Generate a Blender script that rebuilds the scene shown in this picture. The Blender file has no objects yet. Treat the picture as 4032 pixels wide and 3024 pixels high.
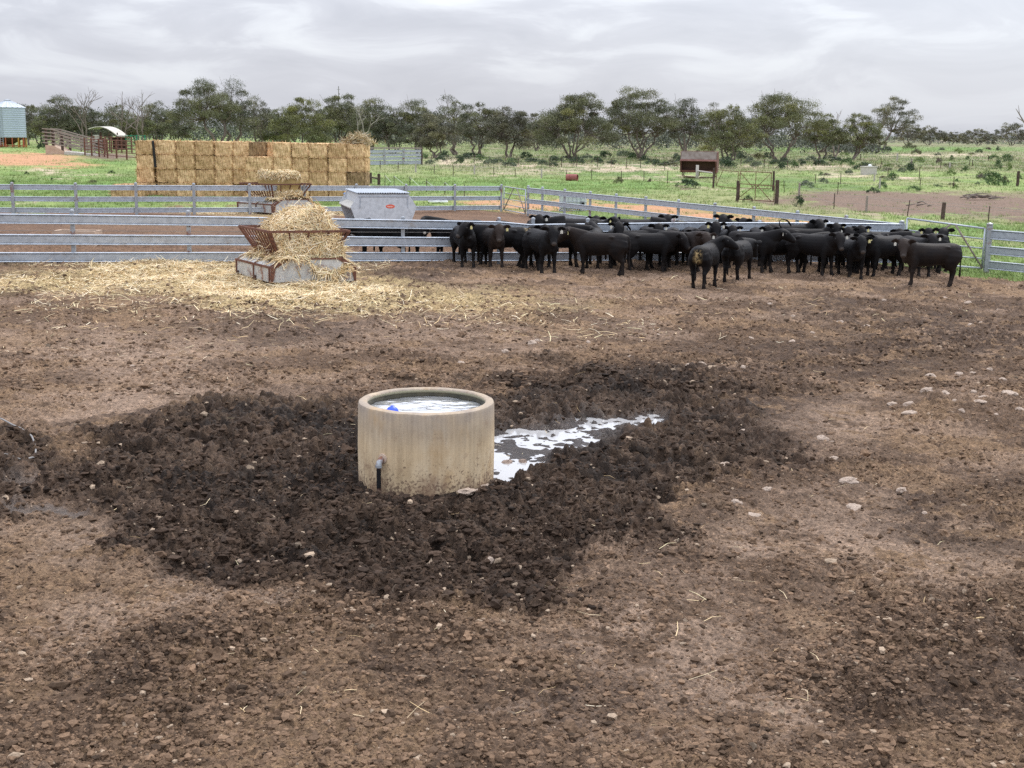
import bpy, bmesh, math, random
import numpy as np
from mathutils import Vector, Matrix, Quaternion, noise as mnoise

R = math.radians
scene = bpy.context.scene
COL = scene.collection

# ------------------------------------------------------------------ camera
CAM_H = 3.9
FPX = 5100.0                      # focal length in photograph pixels (4032 wide)
PITCH, ROLL = 11.06, 0.8
cam_data = bpy.data.cameras.new('camera')
cam_data.sensor_width = 36.0
cam_data.lens = 36.0 * FPX / 4032.0
cam_data.clip_start = 0.1
cam_data.clip_end = 20000.0
cam = bpy.data.objects.new('camera', cam_data)
COL.objects.link(cam)
CM = Matrix.Rotation(R(90.0 - PITCH), 3, 'X') @ Matrix.Rotation(R(ROLL), 3, 'Z')
cam.matrix_world = Matrix.Translation((0, 0, CAM_H)) @ CM.to_4x4()
scene.camera = cam

# ------------------------------------------------------------------ sky
SUN_EL, SUN_AZ = 48.0, 35.0      # azimuth from +Y towards +X
world = bpy.data.worlds.new('World')
scene.world = world
world.use_nodes = True
wt = world.node_tree
for n in list(wt.nodes):
    wt.nodes.remove(n)
def wn(t, **kw):
    n = wt.nodes.new(t)
    for k, v in kw.items():
        setattr(n, k, v)
    return n
w_out = wn('ShaderNodeOutputWorld')
w_bg = wn('ShaderNodeBackground')
w_bg.inputs['Strength'].default_value = 0.1
w_sky = wn('ShaderNodeTexSky', sky_type='NISHITA', sun_disc=False)
w_sky.sun_elevation = R(SUN_EL)
w_sky.sun_rotation = R(SUN_AZ)
w_sky.dust_density = 2.0
w_tc = wn('ShaderNodeTexCoord')
w_sep = wn('ShaderNodeSeparateXYZ')
wt.links.new(w_tc.outputs['Generated'], w_sep.inputs[0])
w_map = wn('ShaderNodeMapping')
w_map.inputs['Scale'].default_value = (6.4, 6.4, 25.0)
w_map.inputs['Location'].default_value = (5.1, 2.9, 0.75)
wt.links.new(w_tc.outputs['Generated'], w_map.inputs['Vector'])
w_n1 = wn('ShaderNodeTexNoise')
w_n1.inputs['Scale'].default_value = 1.15
w_n1.inputs['Detail'].default_value = 9.0
w_n1.inputs['Roughness'].default_value = 0.56
w_n1.inputs['Distortion'].default_value = 0.7
wt.links.new(w_map.outputs[0], w_n1.inputs['Vector'])
w_r1 = wn('ShaderNodeValToRGB')
e = w_r1.color_ramp.elements
e[0].position = 0.36; e[0].color = (4.35, 4.5, 5.1, 1)
e[1].position = 0.66; e[1].color = (6.5, 6.75, 7.2, 1)
k = w_r1.color_ramp.elements.new(0.49); k.color = (4.95, 5.1, 5.7, 1)
k = w_r1.color_ramp.elements.new(0.56); k.color = (5.75, 5.95, 6.5, 1)
wt.links.new(w_n1.outputs['Fac'], w_r1.inputs['Fac'])
# paler towards the horizon and towards the right
w_hr = wn('ShaderNodeMapRange')
w_hr.inputs['From Min'].default_value = 0.0
w_hr.inputs['From Max'].default_value = 0.085
w_hr.inputs['To Min'].default_value = 0.5
w_hr.inputs['To Max'].default_value = 0.0
wt.links.new(w_sep.outputs['Z'], w_hr.inputs['Value'])
w_mixh = wn('ShaderNodeMixRGB')
w_mixh.inputs['Color2'].default_value = (5.6, 5.8, 6.4, 1)
wt.links.new(w_hr.outputs[0], w_mixh.inputs['Fac'])
wt.links.new(w_r1.outputs['Color'], w_mixh.inputs['Color1'])
w_xr = wn('ShaderNodeMapRange')
w_xr.inputs['From Min'].default_value = -0.05
w_xr.inputs['From Max'].default_value = 0.42
w_xr.inputs['To Min'].default_value = 0.0
w_xr.inputs['To Max'].default_value = 0.45
wt.links.new(w_sep.outputs['X'], w_xr.inputs['Value'])
w_mixx = wn('ShaderNodeMixRGB')
w_mixx.inputs['Color2'].default_value = (5.6, 6.05, 6.8, 1)
wt.links.new(w_xr.outputs[0], w_mixx.inputs['Fac'])
wt.links.new(w_mixh.outputs['Color'], w_mixx.inputs['Color1'])
# a little of the physical sky shows through the cloud
w_mixs = wn('ShaderNodeMixRGB')
w_mixs.inputs['Fac'].default_value = 0.90
wt.links.new(w_sky.outputs['Color'], w_mixs.inputs['Color1'])
wt.links.new(w_mixx.outputs['Color'], w_mixs.inputs['Color2'])
# an overcast sky is brighter overhead than at the horizon (CIE overcast sky)
w_zen = wn('ShaderNodeMath', operation='MULTIPLY_ADD')
wt.links.new(w_sep.outputs['Z'], w_zen.inputs[0])
w_zen.inputs[1].default_value = 2.6
w_zen.inputs[2].default_value = 0.93
w_mul = wn('ShaderNodeMixRGB', blend_type='MULTIPLY')
w_mul.inputs['Fac'].default_value = 1.0
wt.links.new(w_mixs.outputs['Color'], w_mul.inputs['Color1'])
wt.links.new(w_zen.outputs[0], w_mul.inputs['Color2'])
wt.links.new(w_mul.outputs['Color'], w_bg.inputs['Color'])
wt.links.new(w_bg.outputs['Background'], w_out.inputs['Surface'])

# ------------------------------------------------------------------ sun behind the cloud
sun_data = bpy.data.lights.new('sun', 'SUN')
sun_data.energy = 1.3
sun_data.angle = R(14.0)
sun_data.color = (1.0, 0.95, 0.88)
sun = bpy.data.objects.new('sun', sun_data)
COL.objects.link(sun)
sd = Vector((math.sin(R(SUN_AZ)) * math.cos(R(SUN_EL)), math.cos(R(SUN_AZ)) * math.cos(R(SUN_EL)), math.sin(R(SUN_EL))))
sun.rotation_euler = sd.to_track_quat('Z', 'Y').to_euler()
sun.location = (0, 0, 60)

scene.view_settings.view_transform = 'Standard'
scene.view_settings.look = 'None'
scene.view_settings.exposure = 0.38
scene.view_settings.gamma = 1.0
scene.render.engine = 'CYCLES'
scene.cycles.max_bounces = 6
scene.cycles.transparent_max_bounces = 8
scene.cycles.use_denoising = False

# ------------------------------------------------------------------ terrain and picture geometry
def smooth(a, b, x):
    t = np.clip((np.asarray(x, float) - a) / (b - a), 0, 1)
    return t * t * (3 - 2 * t)
def terrain(x, y):
    x = np.asarray(x, float); y = np.asarray(y, float)
    return -0.016 * np.clip(x, -16, 14) * smooth(18, 36, y) * (1 - smooth(60, 110, y))
def tz(x, y):
    return float(terrain(x, y))
def ray(px, py):
    d = CM @ Vector(((px - 2016.0) / FPX, -(py - 1512.0) / FPX, -1.0))
    return d
def G(px, py, z=None):
    """point of the ground seen at photograph pixel (px, py); with z: at that height above the ground"""
    d = ray(px, py)
    h = 0.0
    p = None
    for _ in range(12):
        t = (h + (z or 0.0) - CAM_H) / d.z
        p = Vector((d.x * t, d.y * t, 0))
        h = tz(p.x, p.y)
    p.z = h
    return p
def at_depth(px, py, y):
    """point seen at pixel (px, py) on the plane at distance y"""
    d = ray(px, py)
    t = y / d.y
    return Vector((d.x * t, y, CAM_H + d.z * t))
CMI = np.array(CM.transposed())
def project(x, y, z):
    v = np.stack([x, y, z - CAM_H], -1) @ CMI.T
    w = np.maximum(-v[..., 2], 1e-3)
    return 2016.0 + FPX * v[..., 0] / w, 1512.0 - FPX * v[..., 1] / w

# ------------------------------------------------------------------ numpy noise
def _hash(ix, iy, s):
    h = (ix.astype(np.int64) * 374761393 + iy.astype(np.int64) * 668265263 + s * 1274126177) & 0xffffffff
    h = ((h ^ (h >> 13)) * 1103515245) & 0xffffffff
    h = ((h ^ (h >> 16)) * 2246822519) & 0xffffffff
    return ((h ^ (h >> 15)) & 0xffffff).astype(float) / 16777215.0
def vnoise(x, y, s=0):
    ix = np.floor(x); iy = np.floor(y)
    fx = x - ix; fy = y - iy
    fx = fx * fx * fx * (fx * (fx * 6 - 15) + 10); fy = fy * fy * fy * (fy * (fy * 6 - 15) + 10)
    a = _hash(ix, iy, s); b = _hash(ix + 1, iy, s); c = _hash(ix, iy + 1, s); d = _hash(ix + 1, iy + 1, s)
    return (a + (b - a) * fx) * (1 - fy) + (c + (d - c) * fx) * fy
def fbm(x, y, s=0, o=4, g=0.5):
    r = 0.0; a = 1.0; t = 0.0
    for i in range(o):
        r = r + a * vnoise(x * 2 ** i + 17.3 * i, y * 2 ** i - 9.1 * i, s + i); t += a; a *= g
    return r / t
def worley(x, y, s=0):
    ix = np.floor(x); iy = np.floor(y)
    f1 = np.full(x.shape, 9.0); f2 = np.full(x.shape, 9.0); idv = np.zeros(x.shape)
    for dx in (-1, 0, 1):
        for dy in (-1, 0, 1):
            cx = ix + dx; cy = iy + dy
            px = cx + _hash(cx, cy, s); py = cy + _hash(cx, cy, s + 7)
            d = (px - x) ** 2 + (py - y) ** 2
            m = d < f1
            f2 = np.where(m, f1, np.minimum(f2, d))
            idv = np.where(m, _hash(cx, cy, s + 13), idv)
            f1 = np.where(m, d, f1)
    return np.sqrt(f1), np.sqrt(f2), idv

# ------------------------------------------------------------------ materials
MATS = {}
class NT:
    def __init__(self, name):
        self.m = bpy.data.materials.new(name)
        self.m.use_nodes = True
        self.t = self.m.node_tree
        self.b = self.t.nodes['Principled BSDF']
        MATS[name] = self.m
    def n(self, t, **kw):
        n = self.t.nodes.new(t)
        for k, v in kw.items():
            setattr(n, k, v)
        return n
    def l(self, a, b):
        self.t.links.new(a, b)
    def coord(self, kind='Object', scale=(1, 1, 1)):
        c = self.n('ShaderNodeTexCoord'); m = self.n('ShaderNodeMapping')
        m.inputs['Scale'].default_value = scale
        self.l(c.outputs[kind], m.inputs['Vector'])
        return m.outputs[0]
    def noise(self, vec, scale, detail=4, rough=0.55, dist=0.0):
        n = self.n('ShaderNodeTexNoise')
        n.inputs['Scale'].default_value = scale; n.inputs['Detail'].default_value = detail
        n.inputs['Roughness'].default_value = rough; n.inputs['Distortion'].default_value = dist
        self.l(vec, n.inputs['Vector'])
        return n.outputs['Fac']
    def ramp(self, fac, stops):
        r = self.n('ShaderNodeValToRGB')
        el = r.color_ramp.elements
        while len(el) < len(stops):
            el.new(0.5)
        for e_, (p, c) in zip(el, stops):
            e_.position = p; e_.color = tuple(c) + (1,) if len(c) == 3 else c
        self.l(fac, r.inputs['Fac'])
        return r.outputs['Color']
    def mix(self, fac, a, b, mode='MIX'):
        m = self.n('ShaderNodeMixRGB', blend_type=mode)
        for i, v in ((0, fac), (1, a), (2, b)):
            if hasattr(v, 'is_output'):
                self.l(v, m.inputs[i])
            elif i == 0:
                m.inputs[0].default_value = v
            else:
                m.inputs[i].default_value = tuple(v) + (1,)
        return m.outputs['Color']
    def math(self, op, a, b=None):
        m = self.n('ShaderNodeMath', operation=op)
        for i, v in ((0, a), (1, b)):
            if v is None: continue
            if hasattr(v, 'is_output'): self.l(v, m.inputs[i])
            else: m.inputs[i].default_value = v
        return m.outputs[0]
    def attr(self, name, out='Color'):
        a = self.n('ShaderNodeAttribute', attribute_name=name)
        return a.outputs[out]
    def rnd(self):
        return self.n('ShaderNodeObjectInfo').outputs['Random']
    def bump(self, h, strength=0.5, dist=0.02):
        b = self.n('ShaderNodeBump')
        b.inputs['Strength'].default_value = strength; b.inputs['Distance'].default_value = dist
        self.l(h, b.inputs['Height']); self.l(b.outputs[0], self.b.inputs['Normal'])
    def set(self, color=None, rough=None, metal=None, spec=None):
        for nm, v in (('Base Color', color), ('Roughness', rough), ('Metallic', metal), ('Specular IOR Level', spec)):
            if v is None: continue
            if hasattr(v, 'is_output'): self.l(v, self.b.inputs[nm])
            elif nm == 'Base Color': self.b.inputs[nm].default_value = tuple(v) + (1,)
            else: self.b.inputs[nm].default_value = v
        return self.m

# ------------------------------------------------------------------ mesh helpers
class MB:
    """collects shapes; build() links them as one mesh object"""
    def __init__(self):
        self.v = []; self.f = []; self.n = 0
    def add(self, verts, faces):
        b = self.n
        self.v.extend(verts); self.n += len(verts)
        self.f.extend([tuple(i + b for i in f) for f in faces])
        return self
    def box(self, c, s, rz=0.0, ax=None):
        hx, hy, hz = s[0] / 2, s[1] / 2, s[2] / 2
        cs, sn = math.cos(rz), math.sin(rz)
        vs = []
        for z in (-hz, hz):
            for x, y in ((-hx, -hy), (hx, -hy), (hx, hy), (-hx, hy)):
                vs.append((c[0] + x * cs - y * sn, c[1] + x * sn + y * cs, c[2] + z))
        return self.add(vs, [(0, 3, 2, 1), (4, 5, 6, 7), (0, 1, 5, 4), (1, 2, 6, 5), (2, 3, 7, 6), (3, 0, 4, 7)])
    def bar(self, p, q, w, h, up=(0, 0, 1)):
        p = Vector(p); q = Vector(q); t = (q - p).normalized()
        u = t.cross(Vector(up))
        if u.length < 1e-4: u = t.cross(Vector((1, 0, 0)))
        u.normalize(); k = u.cross(t)
        vs = []
        for o in (p, q):
            for a, b in ((-1, -1), (1, -1), (1, 1), (-1, 1)):
                vs.append(tuple(o + u * (a * w / 2) + k * (b * h / 2)))
        return self.add(vs, [(0, 1, 2, 3), (7, 6, 5, 4), (0, 4, 5, 1), (1, 5, 6, 2), (2, 6, 7, 3), (3, 7, 4, 0)])
    def tube(self, pts, r, n=8, cap=True):
        pts = [Vector(p) for p in pts]
        rs = r if isinstance(r, (list, tuple)) else [r] * len(pts)
        t0 = (pts[1] - pts[0]).normalized()
        u = t0.cross(Vector((0, 0, 1)))
        if u.length < 1e-3: u = Vector((1, 0, 0))
        u.normalize()
        vs = []; fs = []
        for i, p in enumerate(pts):
            t = (pts[min(i + 1, len(pts) - 1)] - pts[max(i - 1, 0)]).normalized()
            u = (u - t * u.dot(t)).normalized(); w = t.cross(u)
            for k in range(n):
                a = 2 * math.pi * k / n
                vs.append(tuple(p + (u * math.cos(a) + w * math.sin(a)) * rs[i]))
        for i in range(len(pts) - 1):
            for k in range(n):
                a = i * n + k; b = i * n + (k + 1) % n
                fs.append((a, b, b + n, a + n))
        if cap:
            fs.append(tuple(range(n - 1, -1, -1))); fs.append(tuple(range((len(pts) - 1) * n, len(pts) * n)))
        return self.add(vs, fs)
    def sweep(self, prof, pts, normal_side=1):
        """closed profile of (offset, height) swept along a nearly level polyline"""
        pts = [Vector(p) for p in pts]; m = len(prof)
        vs = []; fs = []
        for i, p in enumerate(pts):
            t = pts[min(i + 1, len(pts) - 1)] - pts[max(i - 1, 0)]
            nrm = Vector((t.y, -t.x, 0)).normalized() * normal_side
            for d, z in prof:
                vs.append((p.x + nrm.x * d, p.y + nrm.y * d, p.z + z))
        for i in range(len(pts) - 1):
            for k in range(m):
                a = i * m + k; b = i * m + (k + 1) % m
                fs.append((a, b, b + m, a + m))
        fs.append(tuple(range(m - 1, -1, -1))); fs.append(tuple(range((len(pts) - 1) * m, len(pts) * m)))
        return self.add(vs, fs)
    def lathe(self, prof, c=(0, 0, 0), n=48, closed=False):
        vs = []; fs = []; m = len(prof)
        for r, z in prof:
            for k in range(n):
                a = 2 * math.pi * k / n
                vs.append((c[0] + r * math.cos(a), c[1] + r * math.sin(a), c[2] + z))
        for i in range(m - 1 + (1 if closed else 0)):
            for k in range(n):
                a = i * n + k; b = i * n + (k + 1) % n
                j = ((i + 1) % m) * n
                fs.append((a, b, j + (k + 1) % n, j + k))
        return self.add(vs, fs)
    def build(self, name, mat, parent=None, smooth=False, auto=None, bevel=0.0):
        me = bpy.data.meshes.new(name)
        me.from_pydata([tuple(v) for v in self.v], [], self.f)
        me.update()
        fix_normals(me)
        return mesh_obj(name, me, mat, parent, smooth, auto, bevel)
def fix_normals(me):
    bm = bmesh.new(); bm.from_mesh(me)
    bmesh.ops.recalc_face_normals(bm, faces=bm.faces)
    bm.to_mesh(me); bm.free()
def mesh_obj(name, me, mat, parent=None, smooth=False, auto=None, bevel=0.0):
    if mat is not None:
        me.materials.append(MATS[mat] if isinstance(mat, str) else mat)
    if smooth or auto:
        me.polygons.foreach_set('use_smooth', [True] * len(me.polygons))
        if auto:
            me.set_sharp_from_angle(angle=R(auto))
    o = bpy.data.objects.new(name, me)
    COL.objects.link(o)
    if parent is not None:
        o.parent = parent
    if bevel:
        b = o.modifiers.new('bevel', 'BEVEL'); b.width = bevel; b.segments = 2; b.limit_method = 'ANGLE'
    return o
def np_mesh(name, verts, faces, mat=None, colors=None, smooth=False, attrs=None):
    """fast mesh from arrays; faces is (n, k)"""
    me = bpy.data.meshes.new(name)
    verts = np.asarray(verts, np.float32); faces = np.asarray(faces, np.int32)
    nf, k = faces.shape
    me.vertices.add(len(verts)); me.vertices.foreach_set('co', verts.ravel())
    me.loops.add(nf * k); me.loops.foreach_set('vertex_index', faces.ravel())
    me.polygons.add(nf)
    me.polygons.foreach_set('loop_start', np.arange(0, nf * k, k, dtype=np.int32))
    me.polygons.foreach_set('loop_total', np.full(nf, k, np.int32))
    me.polygons.foreach_set('use_smooth', np.full(nf, bool(smooth)))
    me.update(calc_edges=True)
    if colors is not None:
        a = me.color_attributes.new('col', 'FLOAT_COLOR', 'POINT')
        c = np.ones((len(verts), 4), np.float32); c[:, :3] = colors
        a.data.foreach_set('color', c.ravel())
    for nm, arr in (attrs or {}).items():
        a = me.attributes.new(nm, 'FLOAT', 'POINT')
        a.data.foreach_set('value', np.asarray(arr, np.float32))
    if mat is not None:
        me.materials.append(MATS[mat])
    return me
def link(name, me, parent=None):
    o = bpy.data.objects.new(name, me); COL.objects.link(o)
    if parent is not None: o.parent = parent
    return o
def thing(name, label, cat, loc=(0, 0, 0), rz=0.0, group=None):
    o = bpy.data.objects.new(name, None); COL.objects.link(o)
    o.empty_display_size = 0.2
    o.location = loc; o.rotation_euler = (0, 0, rz)
    return tag(o, label, cat, group)
def tag(o, label=None, cat=None, group=None, kind=None):
    if label: o['label'] = label
    if cat: o['category'] = cat
    if group: o['group'] = group
    if kind: o['kind'] = kind
    return o
def dup(root, loc=None, rz=None, label=None, group=None, scale=None):
    def cp(o, parent):
        c = o.copy(); COL.objects.link(c)
        if parent is not None: c.parent = parent
        for ch in list(o.children):
            cp(ch, c)
        return c
    r_ = cp(root, None)
    if loc is not None: r_.location = loc
    if rz is not None: r_.rotation_euler = (0, 0, rz)
    if scale is not None: r_.scale = scale if hasattr(scale, '__len__') else (scale,) * 3
    if label: r_['label'] = label
    if group: r_['group'] = group
    return r_
# ------------------------------------------------------------------ ground
TROUGH = Vector((-0.955, 14.2, 0.0)); TROUGH_R = 0.765
def blob(px, py, cx, cy, rx, ry, edge=0.35):
    d = np.sqrt(((px - cx) / rx) ** 2 + ((py - cy) / ry) ** 2)
    return 1 - smooth(1 - edge, 1 + edge, d)
def over(a, b):
    return 1 - (1 - a) * (1 - b)
YARD_LINE_X = [-3000, 0, 300, 500, 760, 1600, 1980, 2080, 2230, 2440, 2700, 3000, 3540, 3882, 4032, 7000]
YARD_LINE_Y = [838, 836, 836, 824, 818, 824, 826, 842, 866, 900, 935, 975, 1045, 1080, 1092, 1400]
WATER_Z = -0.050
def masks(x, y, px, py):
    """where the mud, the dry crust, the grass, the sand... lie; every mask is a patch of real ground"""
    n1 = fbm(x * 0.45, y * 0.45, 3, 4) - 0.5
    n2 = fbm(x * 1.3, y * 1.3, 11, 4) - 0.5
    far = smooth(46, 60, y)
    # edge irregularity, measured in photograph pixels at that distance
    ppm = FPX / np.maximum(y, 5)
    wx = px + (n1 * 2.4 + n2 * 1.1) * ppm
    wy = py + (fbm(x * 0.5 + 50, y * 0.5, 23, 5, 0.6) - 0.5) * ppm * 0.8
    M = {}
    line = np.interp(wx, YARD_LINE_X, YARD_LINE_Y)
    M['yard'] = smooth(-7, 7, wy - line + n2 * 10) * (y < 90)
    mud = 0
    for b in ((1000, 1840, 580, 200, .4), (1600, 2050, 960, 235, .35), (2280, 1690, 580, 240, .5), (2400, 1960, 430, 220, .5),
              (880, 2120, 420, 150, .4), (1500, 1760, 500, 160, .4), (2050, 2260, 420, 110, .6), (1010, 1760, 420, 110, .5),
              (150, 1900, 260, 90, .8), (60, 1750, 160, 90, .7)):
        mud = over(mud, blob(wx, wy, *b))
    n3 = fbm(x * 2.3, y * 2.3, 29, 4, 0.6) - 0.5
    mud = smooth(0.08, 0.98, mud + n3 * 1.25 * (mud > 0.02))
    M['mud'] = mud
    mid = 0
    for b in ((3500, 1400, 560, 90, .6), (3850, 1300, 420, 80, .6), (2750, 1560, 500, 130, .7), (1620, 1085, 190, 55, .5), (1400, 1175, 380, 28, .7),
              (900, 2680, 420, 150, .6), (1950, 2800, 420, 170, .6), (3900, 2600, 260, 260, .7), (3900, 2080, 260, 160, .7), (400, 1075, 420, 25, .6),
              (3000, 1010, 900, 45, .7), (1150, 1310, 400, 60, .9), (350, 960, 420, 12, .5), (500, 1650, 260, 30, .6), (3300, 1250, 260, 40, .8)):
        mid = over(mid, 0.8 * blob(wx, wy, *b))
    mid = over(mid, 0.85 * over(blob(wx, wy, 1650, 1980, 1420, 390, .45), blob(wx, wy, 2500, 1720, 640, 260, .6)))
    M['mid'] = mid
    dry = 0
    for b in ((330, 2130, 330, 90, .5), (850, 2370, 330, 60, .5), (650, 2250, 220, 50, .6), (3120, 2270, 170, 50, .5), (3420, 2790, 230, 90, .5), (430, 2690, 90, 60, .5),
              (520, 1580, 520, 60, .7), (3200, 1640, 330, 80, .7), (1550, 1330, 600, 50, .9), (2450, 2500, 500, 120, .9), (2900, 2650, 500, 200, .9), (250, 2450, 330, 120, .8),
              (3500, 2150, 420, 160, .9), (500, 1400, 500, 60, .9), (1700, 2900, 130, 60, .6), (640, 2560, 120, 30, .6)):
        dry = over(dry, 0.85 * blob(wx, wy, *b))
    M['dry'] = dry
    straw = 0
    for b in ((760, 1105, 620, 75, .5), (1230, 1170, 420, 50, .5), (300, 1120, 520, 40, .9), (930, 836, 200, 12, .5), (1330, 838, 150, 12, .6), (1700, 1200, 420, 50, 1.0)):
        straw = over(straw, blob(wx, wy, *b))
    M['straw'] = straw
    wet = 0
    for b in ((2020, 1800, 150, 75, .35), (2150, 1730, 260, 55, .4), (2380, 1668, 200, 34, .4), (2560, 1645, 60, 30, .4), (1990, 1840, 90, 50, .3)):
        wet = over(wet, blob(px + n2 * 60, py + n1 * 50, *b))
    M['wet'] = wet
    slick = 0
    for b in ((280, 2000, 95, 26, .5), (830, 1630, 80, 14, .5), (2080, 1740, 200, 60, .5)):
        slick = over(slick, blob(wx, wy, *b))
    M['slick'] = slick
    # paddock
    sand = 0
    for b in ((60, 622, 250, 20, .4), (260, 652, 130, 9, .6), (2150, 806, 260, 22, .5), (2500, 822, 300, 20, .5), (2850, 850, 300, 18, .5), (3150, 880, 200, 14, .6), (1950, 800, 120, 14, .6), (100, 640, 200, 12, .5)):
        sand = over(sand, blob(wx, wy, *b))
    M['sand'] = sand
    pale = 0
    for b in ((330, 693, 120, 9, .6), (170, 672, 80, 6, .7), (60, 805, 130, 4, .7), (1820, 642, 130, 12, .5), (2030, 652, 90, 8, .5), (1760, 625, 120, 8, .6), (2300, 672, 300, 7, .8), (2620, 700, 180, 7, .6), (2610, 665, 200, 6, .6), (3320, 690, 90, 9, .5), (2450, 655, 300, 9, .8),
              (3250, 660, 130, 10, .6), (3580, 705, 60, 5, .6), (2850, 745, 120, 4, .8), (3300, 592, 120, 5, .7), (3700, 842, 300, 5, .6), (3700, 612, 260, 6, .8), (1990, 690, 120, 5, .7), (470, 1000, 1, 1, .1), (3040, 655, 200, 5, .7), (620, 745, 60, 4, .6), (3900, 555, 300, 3, .7)):
        pale = over(pale, 0.9 * blob(wx, wy, *b))
    M['pale'] = pale
    bare = 0
    for b in ((3650, 800, 520, 44, .3), (3350, 780, 260, 22, .5), (3060, 790, 90, 16, .6), (3980, 830, 260, 34, .4), (2950, 880, 60, 8, .6), (440, 615, 110, 14, .5), (2700, 735, 60, 5, .6)):
        bare = over(bare, blob(wx, wy, *b))
    M['bare'] = bare
    lush = over(blob(wx, wy, 3600, 905, 560, 24, .5), over(blob(wx, wy, 300, 725, 520, 40, .7), blob(wx, wy, 2000, 730, 700, 34, .6)))
    lush = over(lush, over(blob(wx, wy, 3500, 588, 620, 9, .5), blob(wx, wy, 250, 640, 300, 10, .7)))
    M['lush'] = lush
    M['scrub'] = smooth(690, 655, wy) * smooth(1100, 2300, wx)
    return M, n1, n2

def build_ground():
    rs = [1.2]
    while rs[-1] < 6.0: rs.append(rs[-1] * 1.07)
    while rs[-1] < 47.0: rs.append(rs[-1] * 1.0017)
    while rs[-1] < 900.0: rs.append(rs[-1] + min(rs[-1] * 0.02, 0.8 * rs[-1] ** 2 / (CAM_H * 1295)))
    while rs[-1] < 14000.0: rs.append(rs[-1] * 1.12)
    rs = np.array(rs)
    dense = np.linspace(R(-26.0), R(26.0), 880)
    side = np.linspace(R(26.0), R(44.0), 130)[1:]
    coarse = np.linspace(R(44.0), R(316.0), 70)[1:-1]
    th = np.concatenate([-side[::-1], dense, side, coarse])
    nr, na = len(rs), len(th)
    rr, tt = np.meshgrid(rs, th, indexing='ij')
    x = (rr * np.sin(tt)).ravel(); y = (rr * np.cos(tt)).ravel()
    z = terrain(x, y)
    front = y > 4.0
    px, py = project(x, np.maximum(y, 4.0), z)
    px = np.where(front, px, -9999.0); py = np.where(front, py, 9999.0)
    M, n1, n2 = masks(x, y, px, py)
    inyard = np.where(y < 4.0, 1.0, M['yard'])
    fade = 1 - smooth(40, 60, np.hypot(x, y))
    mud = M['mud']; mid = M['mid']; dry = M['dry']
    rough = np.clip(0.80 + 0.50 * mud + 0.30 * mid - 0.52 * dry, 0.22, 1.25)
    # trampled relief: humps, hoof holes, clods and crumbs
    near = np.hypot(x, y) < 62
    xs, ys = x[near], y[near]
    wxs = xs + 0.10 * (vnoise(xs * 5, ys * 5, 71) - 0.5) + 0.05 * (vnoise(xs * 13, ys * 13, 72) - 0.5)
    wys = ys + 0.10 * (vnoise(xs * 5, ys * 5, 73) - 0.5) + 0.05 * (vnoise(xs * 13, ys * 13, 74) - 0.5)
    hump = (fbm(xs * 0.8, ys * 0.8, 31, 4) - 0.5) * 0.16
    ridg = 1 - np.abs(2 * fbm(wxs * 3.6, wys * 3.6, 37, 3, 0.5) - 1)
    f1, f2, idc = worley(wxs * 7.5, wys * 7.5, 41)
    clod = np.sqrt(np.clip(1 - f1 * 1.25, 0, 1)) * (0.4 + idc * 0.9)
    g1, g2, idg = worley(wxs * 13 + 3, wys * 13, 43)
    crumb = np.sqrt(np.clip(1 - g1 * 1.15, 0, 1)) * (0.25 + idg)
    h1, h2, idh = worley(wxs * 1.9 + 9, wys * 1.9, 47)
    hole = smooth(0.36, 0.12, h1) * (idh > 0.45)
    fine = (fbm(wxs * 17, wys * 17, 53, 2, 0.6) - 0.5)
    k1, k2, idk = worley(wxs * 3.1 + 5, wys * 3.1 + 2, 49)
    lump = np.sqrt(np.clip(1 - k1 * 1.1, 0, 1)) * (0.2 + idk)
    amp = rough[near]
    mm = mud[near]
    patch = smooth(0.42, 0.62, fbm(xs * 0.9 + 7, ys * 0.9, 59, 3))     # clods gather in drifts
    loose = np.clip(0.42 + 0.7 * patch + mm, 0, 1.0)
    rel = hump * (0.5 + 0.7 * amp) + amp * ((ridg - 0.75) * (0.06 + 0.015 * mm) + clod * (0.078 + 0.030 * mm) * loose
          + crumb * (0.068 - 0.016 * mm) * loose + lump * (0.02 + 0.06 * mm) - hole * (0.02 + 0.09 * mm)) + fine * (0.036 + 0.008 * amp)
    rel = rel - mm * 0.075
    # the puddle and the ground round the trough lie low
    wt_ = M['wet'][near]
    rel = rel * (1 - 0.70 * wt_) - 0.052 * wt_
    rel = rel - 0.05 * blob(px[near], py[near], 1985, 1840, 110, 55, .5)
    sl = M['slick'][near]
    rel = rel * (1 - 0.85 * sl)
    dt = np.hypot(xs - TROUGH.x, ys - TROUGH.y)
    rel = np.where(dt < 1.0, rel * 0.55 + 0.01, rel)
    rel = np.where(dt < 0.70, -0.1, rel)
    global WATER_Z
    WATER_Z = float(np.percentile(rel[(wt_ > 0.55)], 54))
    w = inyard[near] * fade[near]
    z[near] += rel * w + (1 - inyard[near]) * (fbm(xs * 1.5, ys * 1.5, 61, 3) - 0.5) * 0.10
    out = ~near
    z[out] += (fbm(x[out] * 0.4, y[out] * 0.4, 61, 4) - 0.5) * 0.35 * (1 - smooth(300, 900, np.hypot(x[out], y[out])))
    # ---------------- colour of the ground itself
    def mixc(c, col, m):
        return c + (np.array(col)[None, :] - c) * np.clip(m, 0, 1)[:, None]
    N = len(x)
    f4 = fbm(x * 3.1, y * 3.1, 81, 4); f5 = fbm(x * 9, y * 9, 83, 3)
    c = np.tile(np.array([0.226, 0.148, 0.090]), (N, 1))
    c = mixc(c, (0.100, 0.065, 0.045), smooth(0.46, 0.56, fbm(x * 0.9, y * 0.9, 85, 6, 0.62)) * 0.75)
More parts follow.
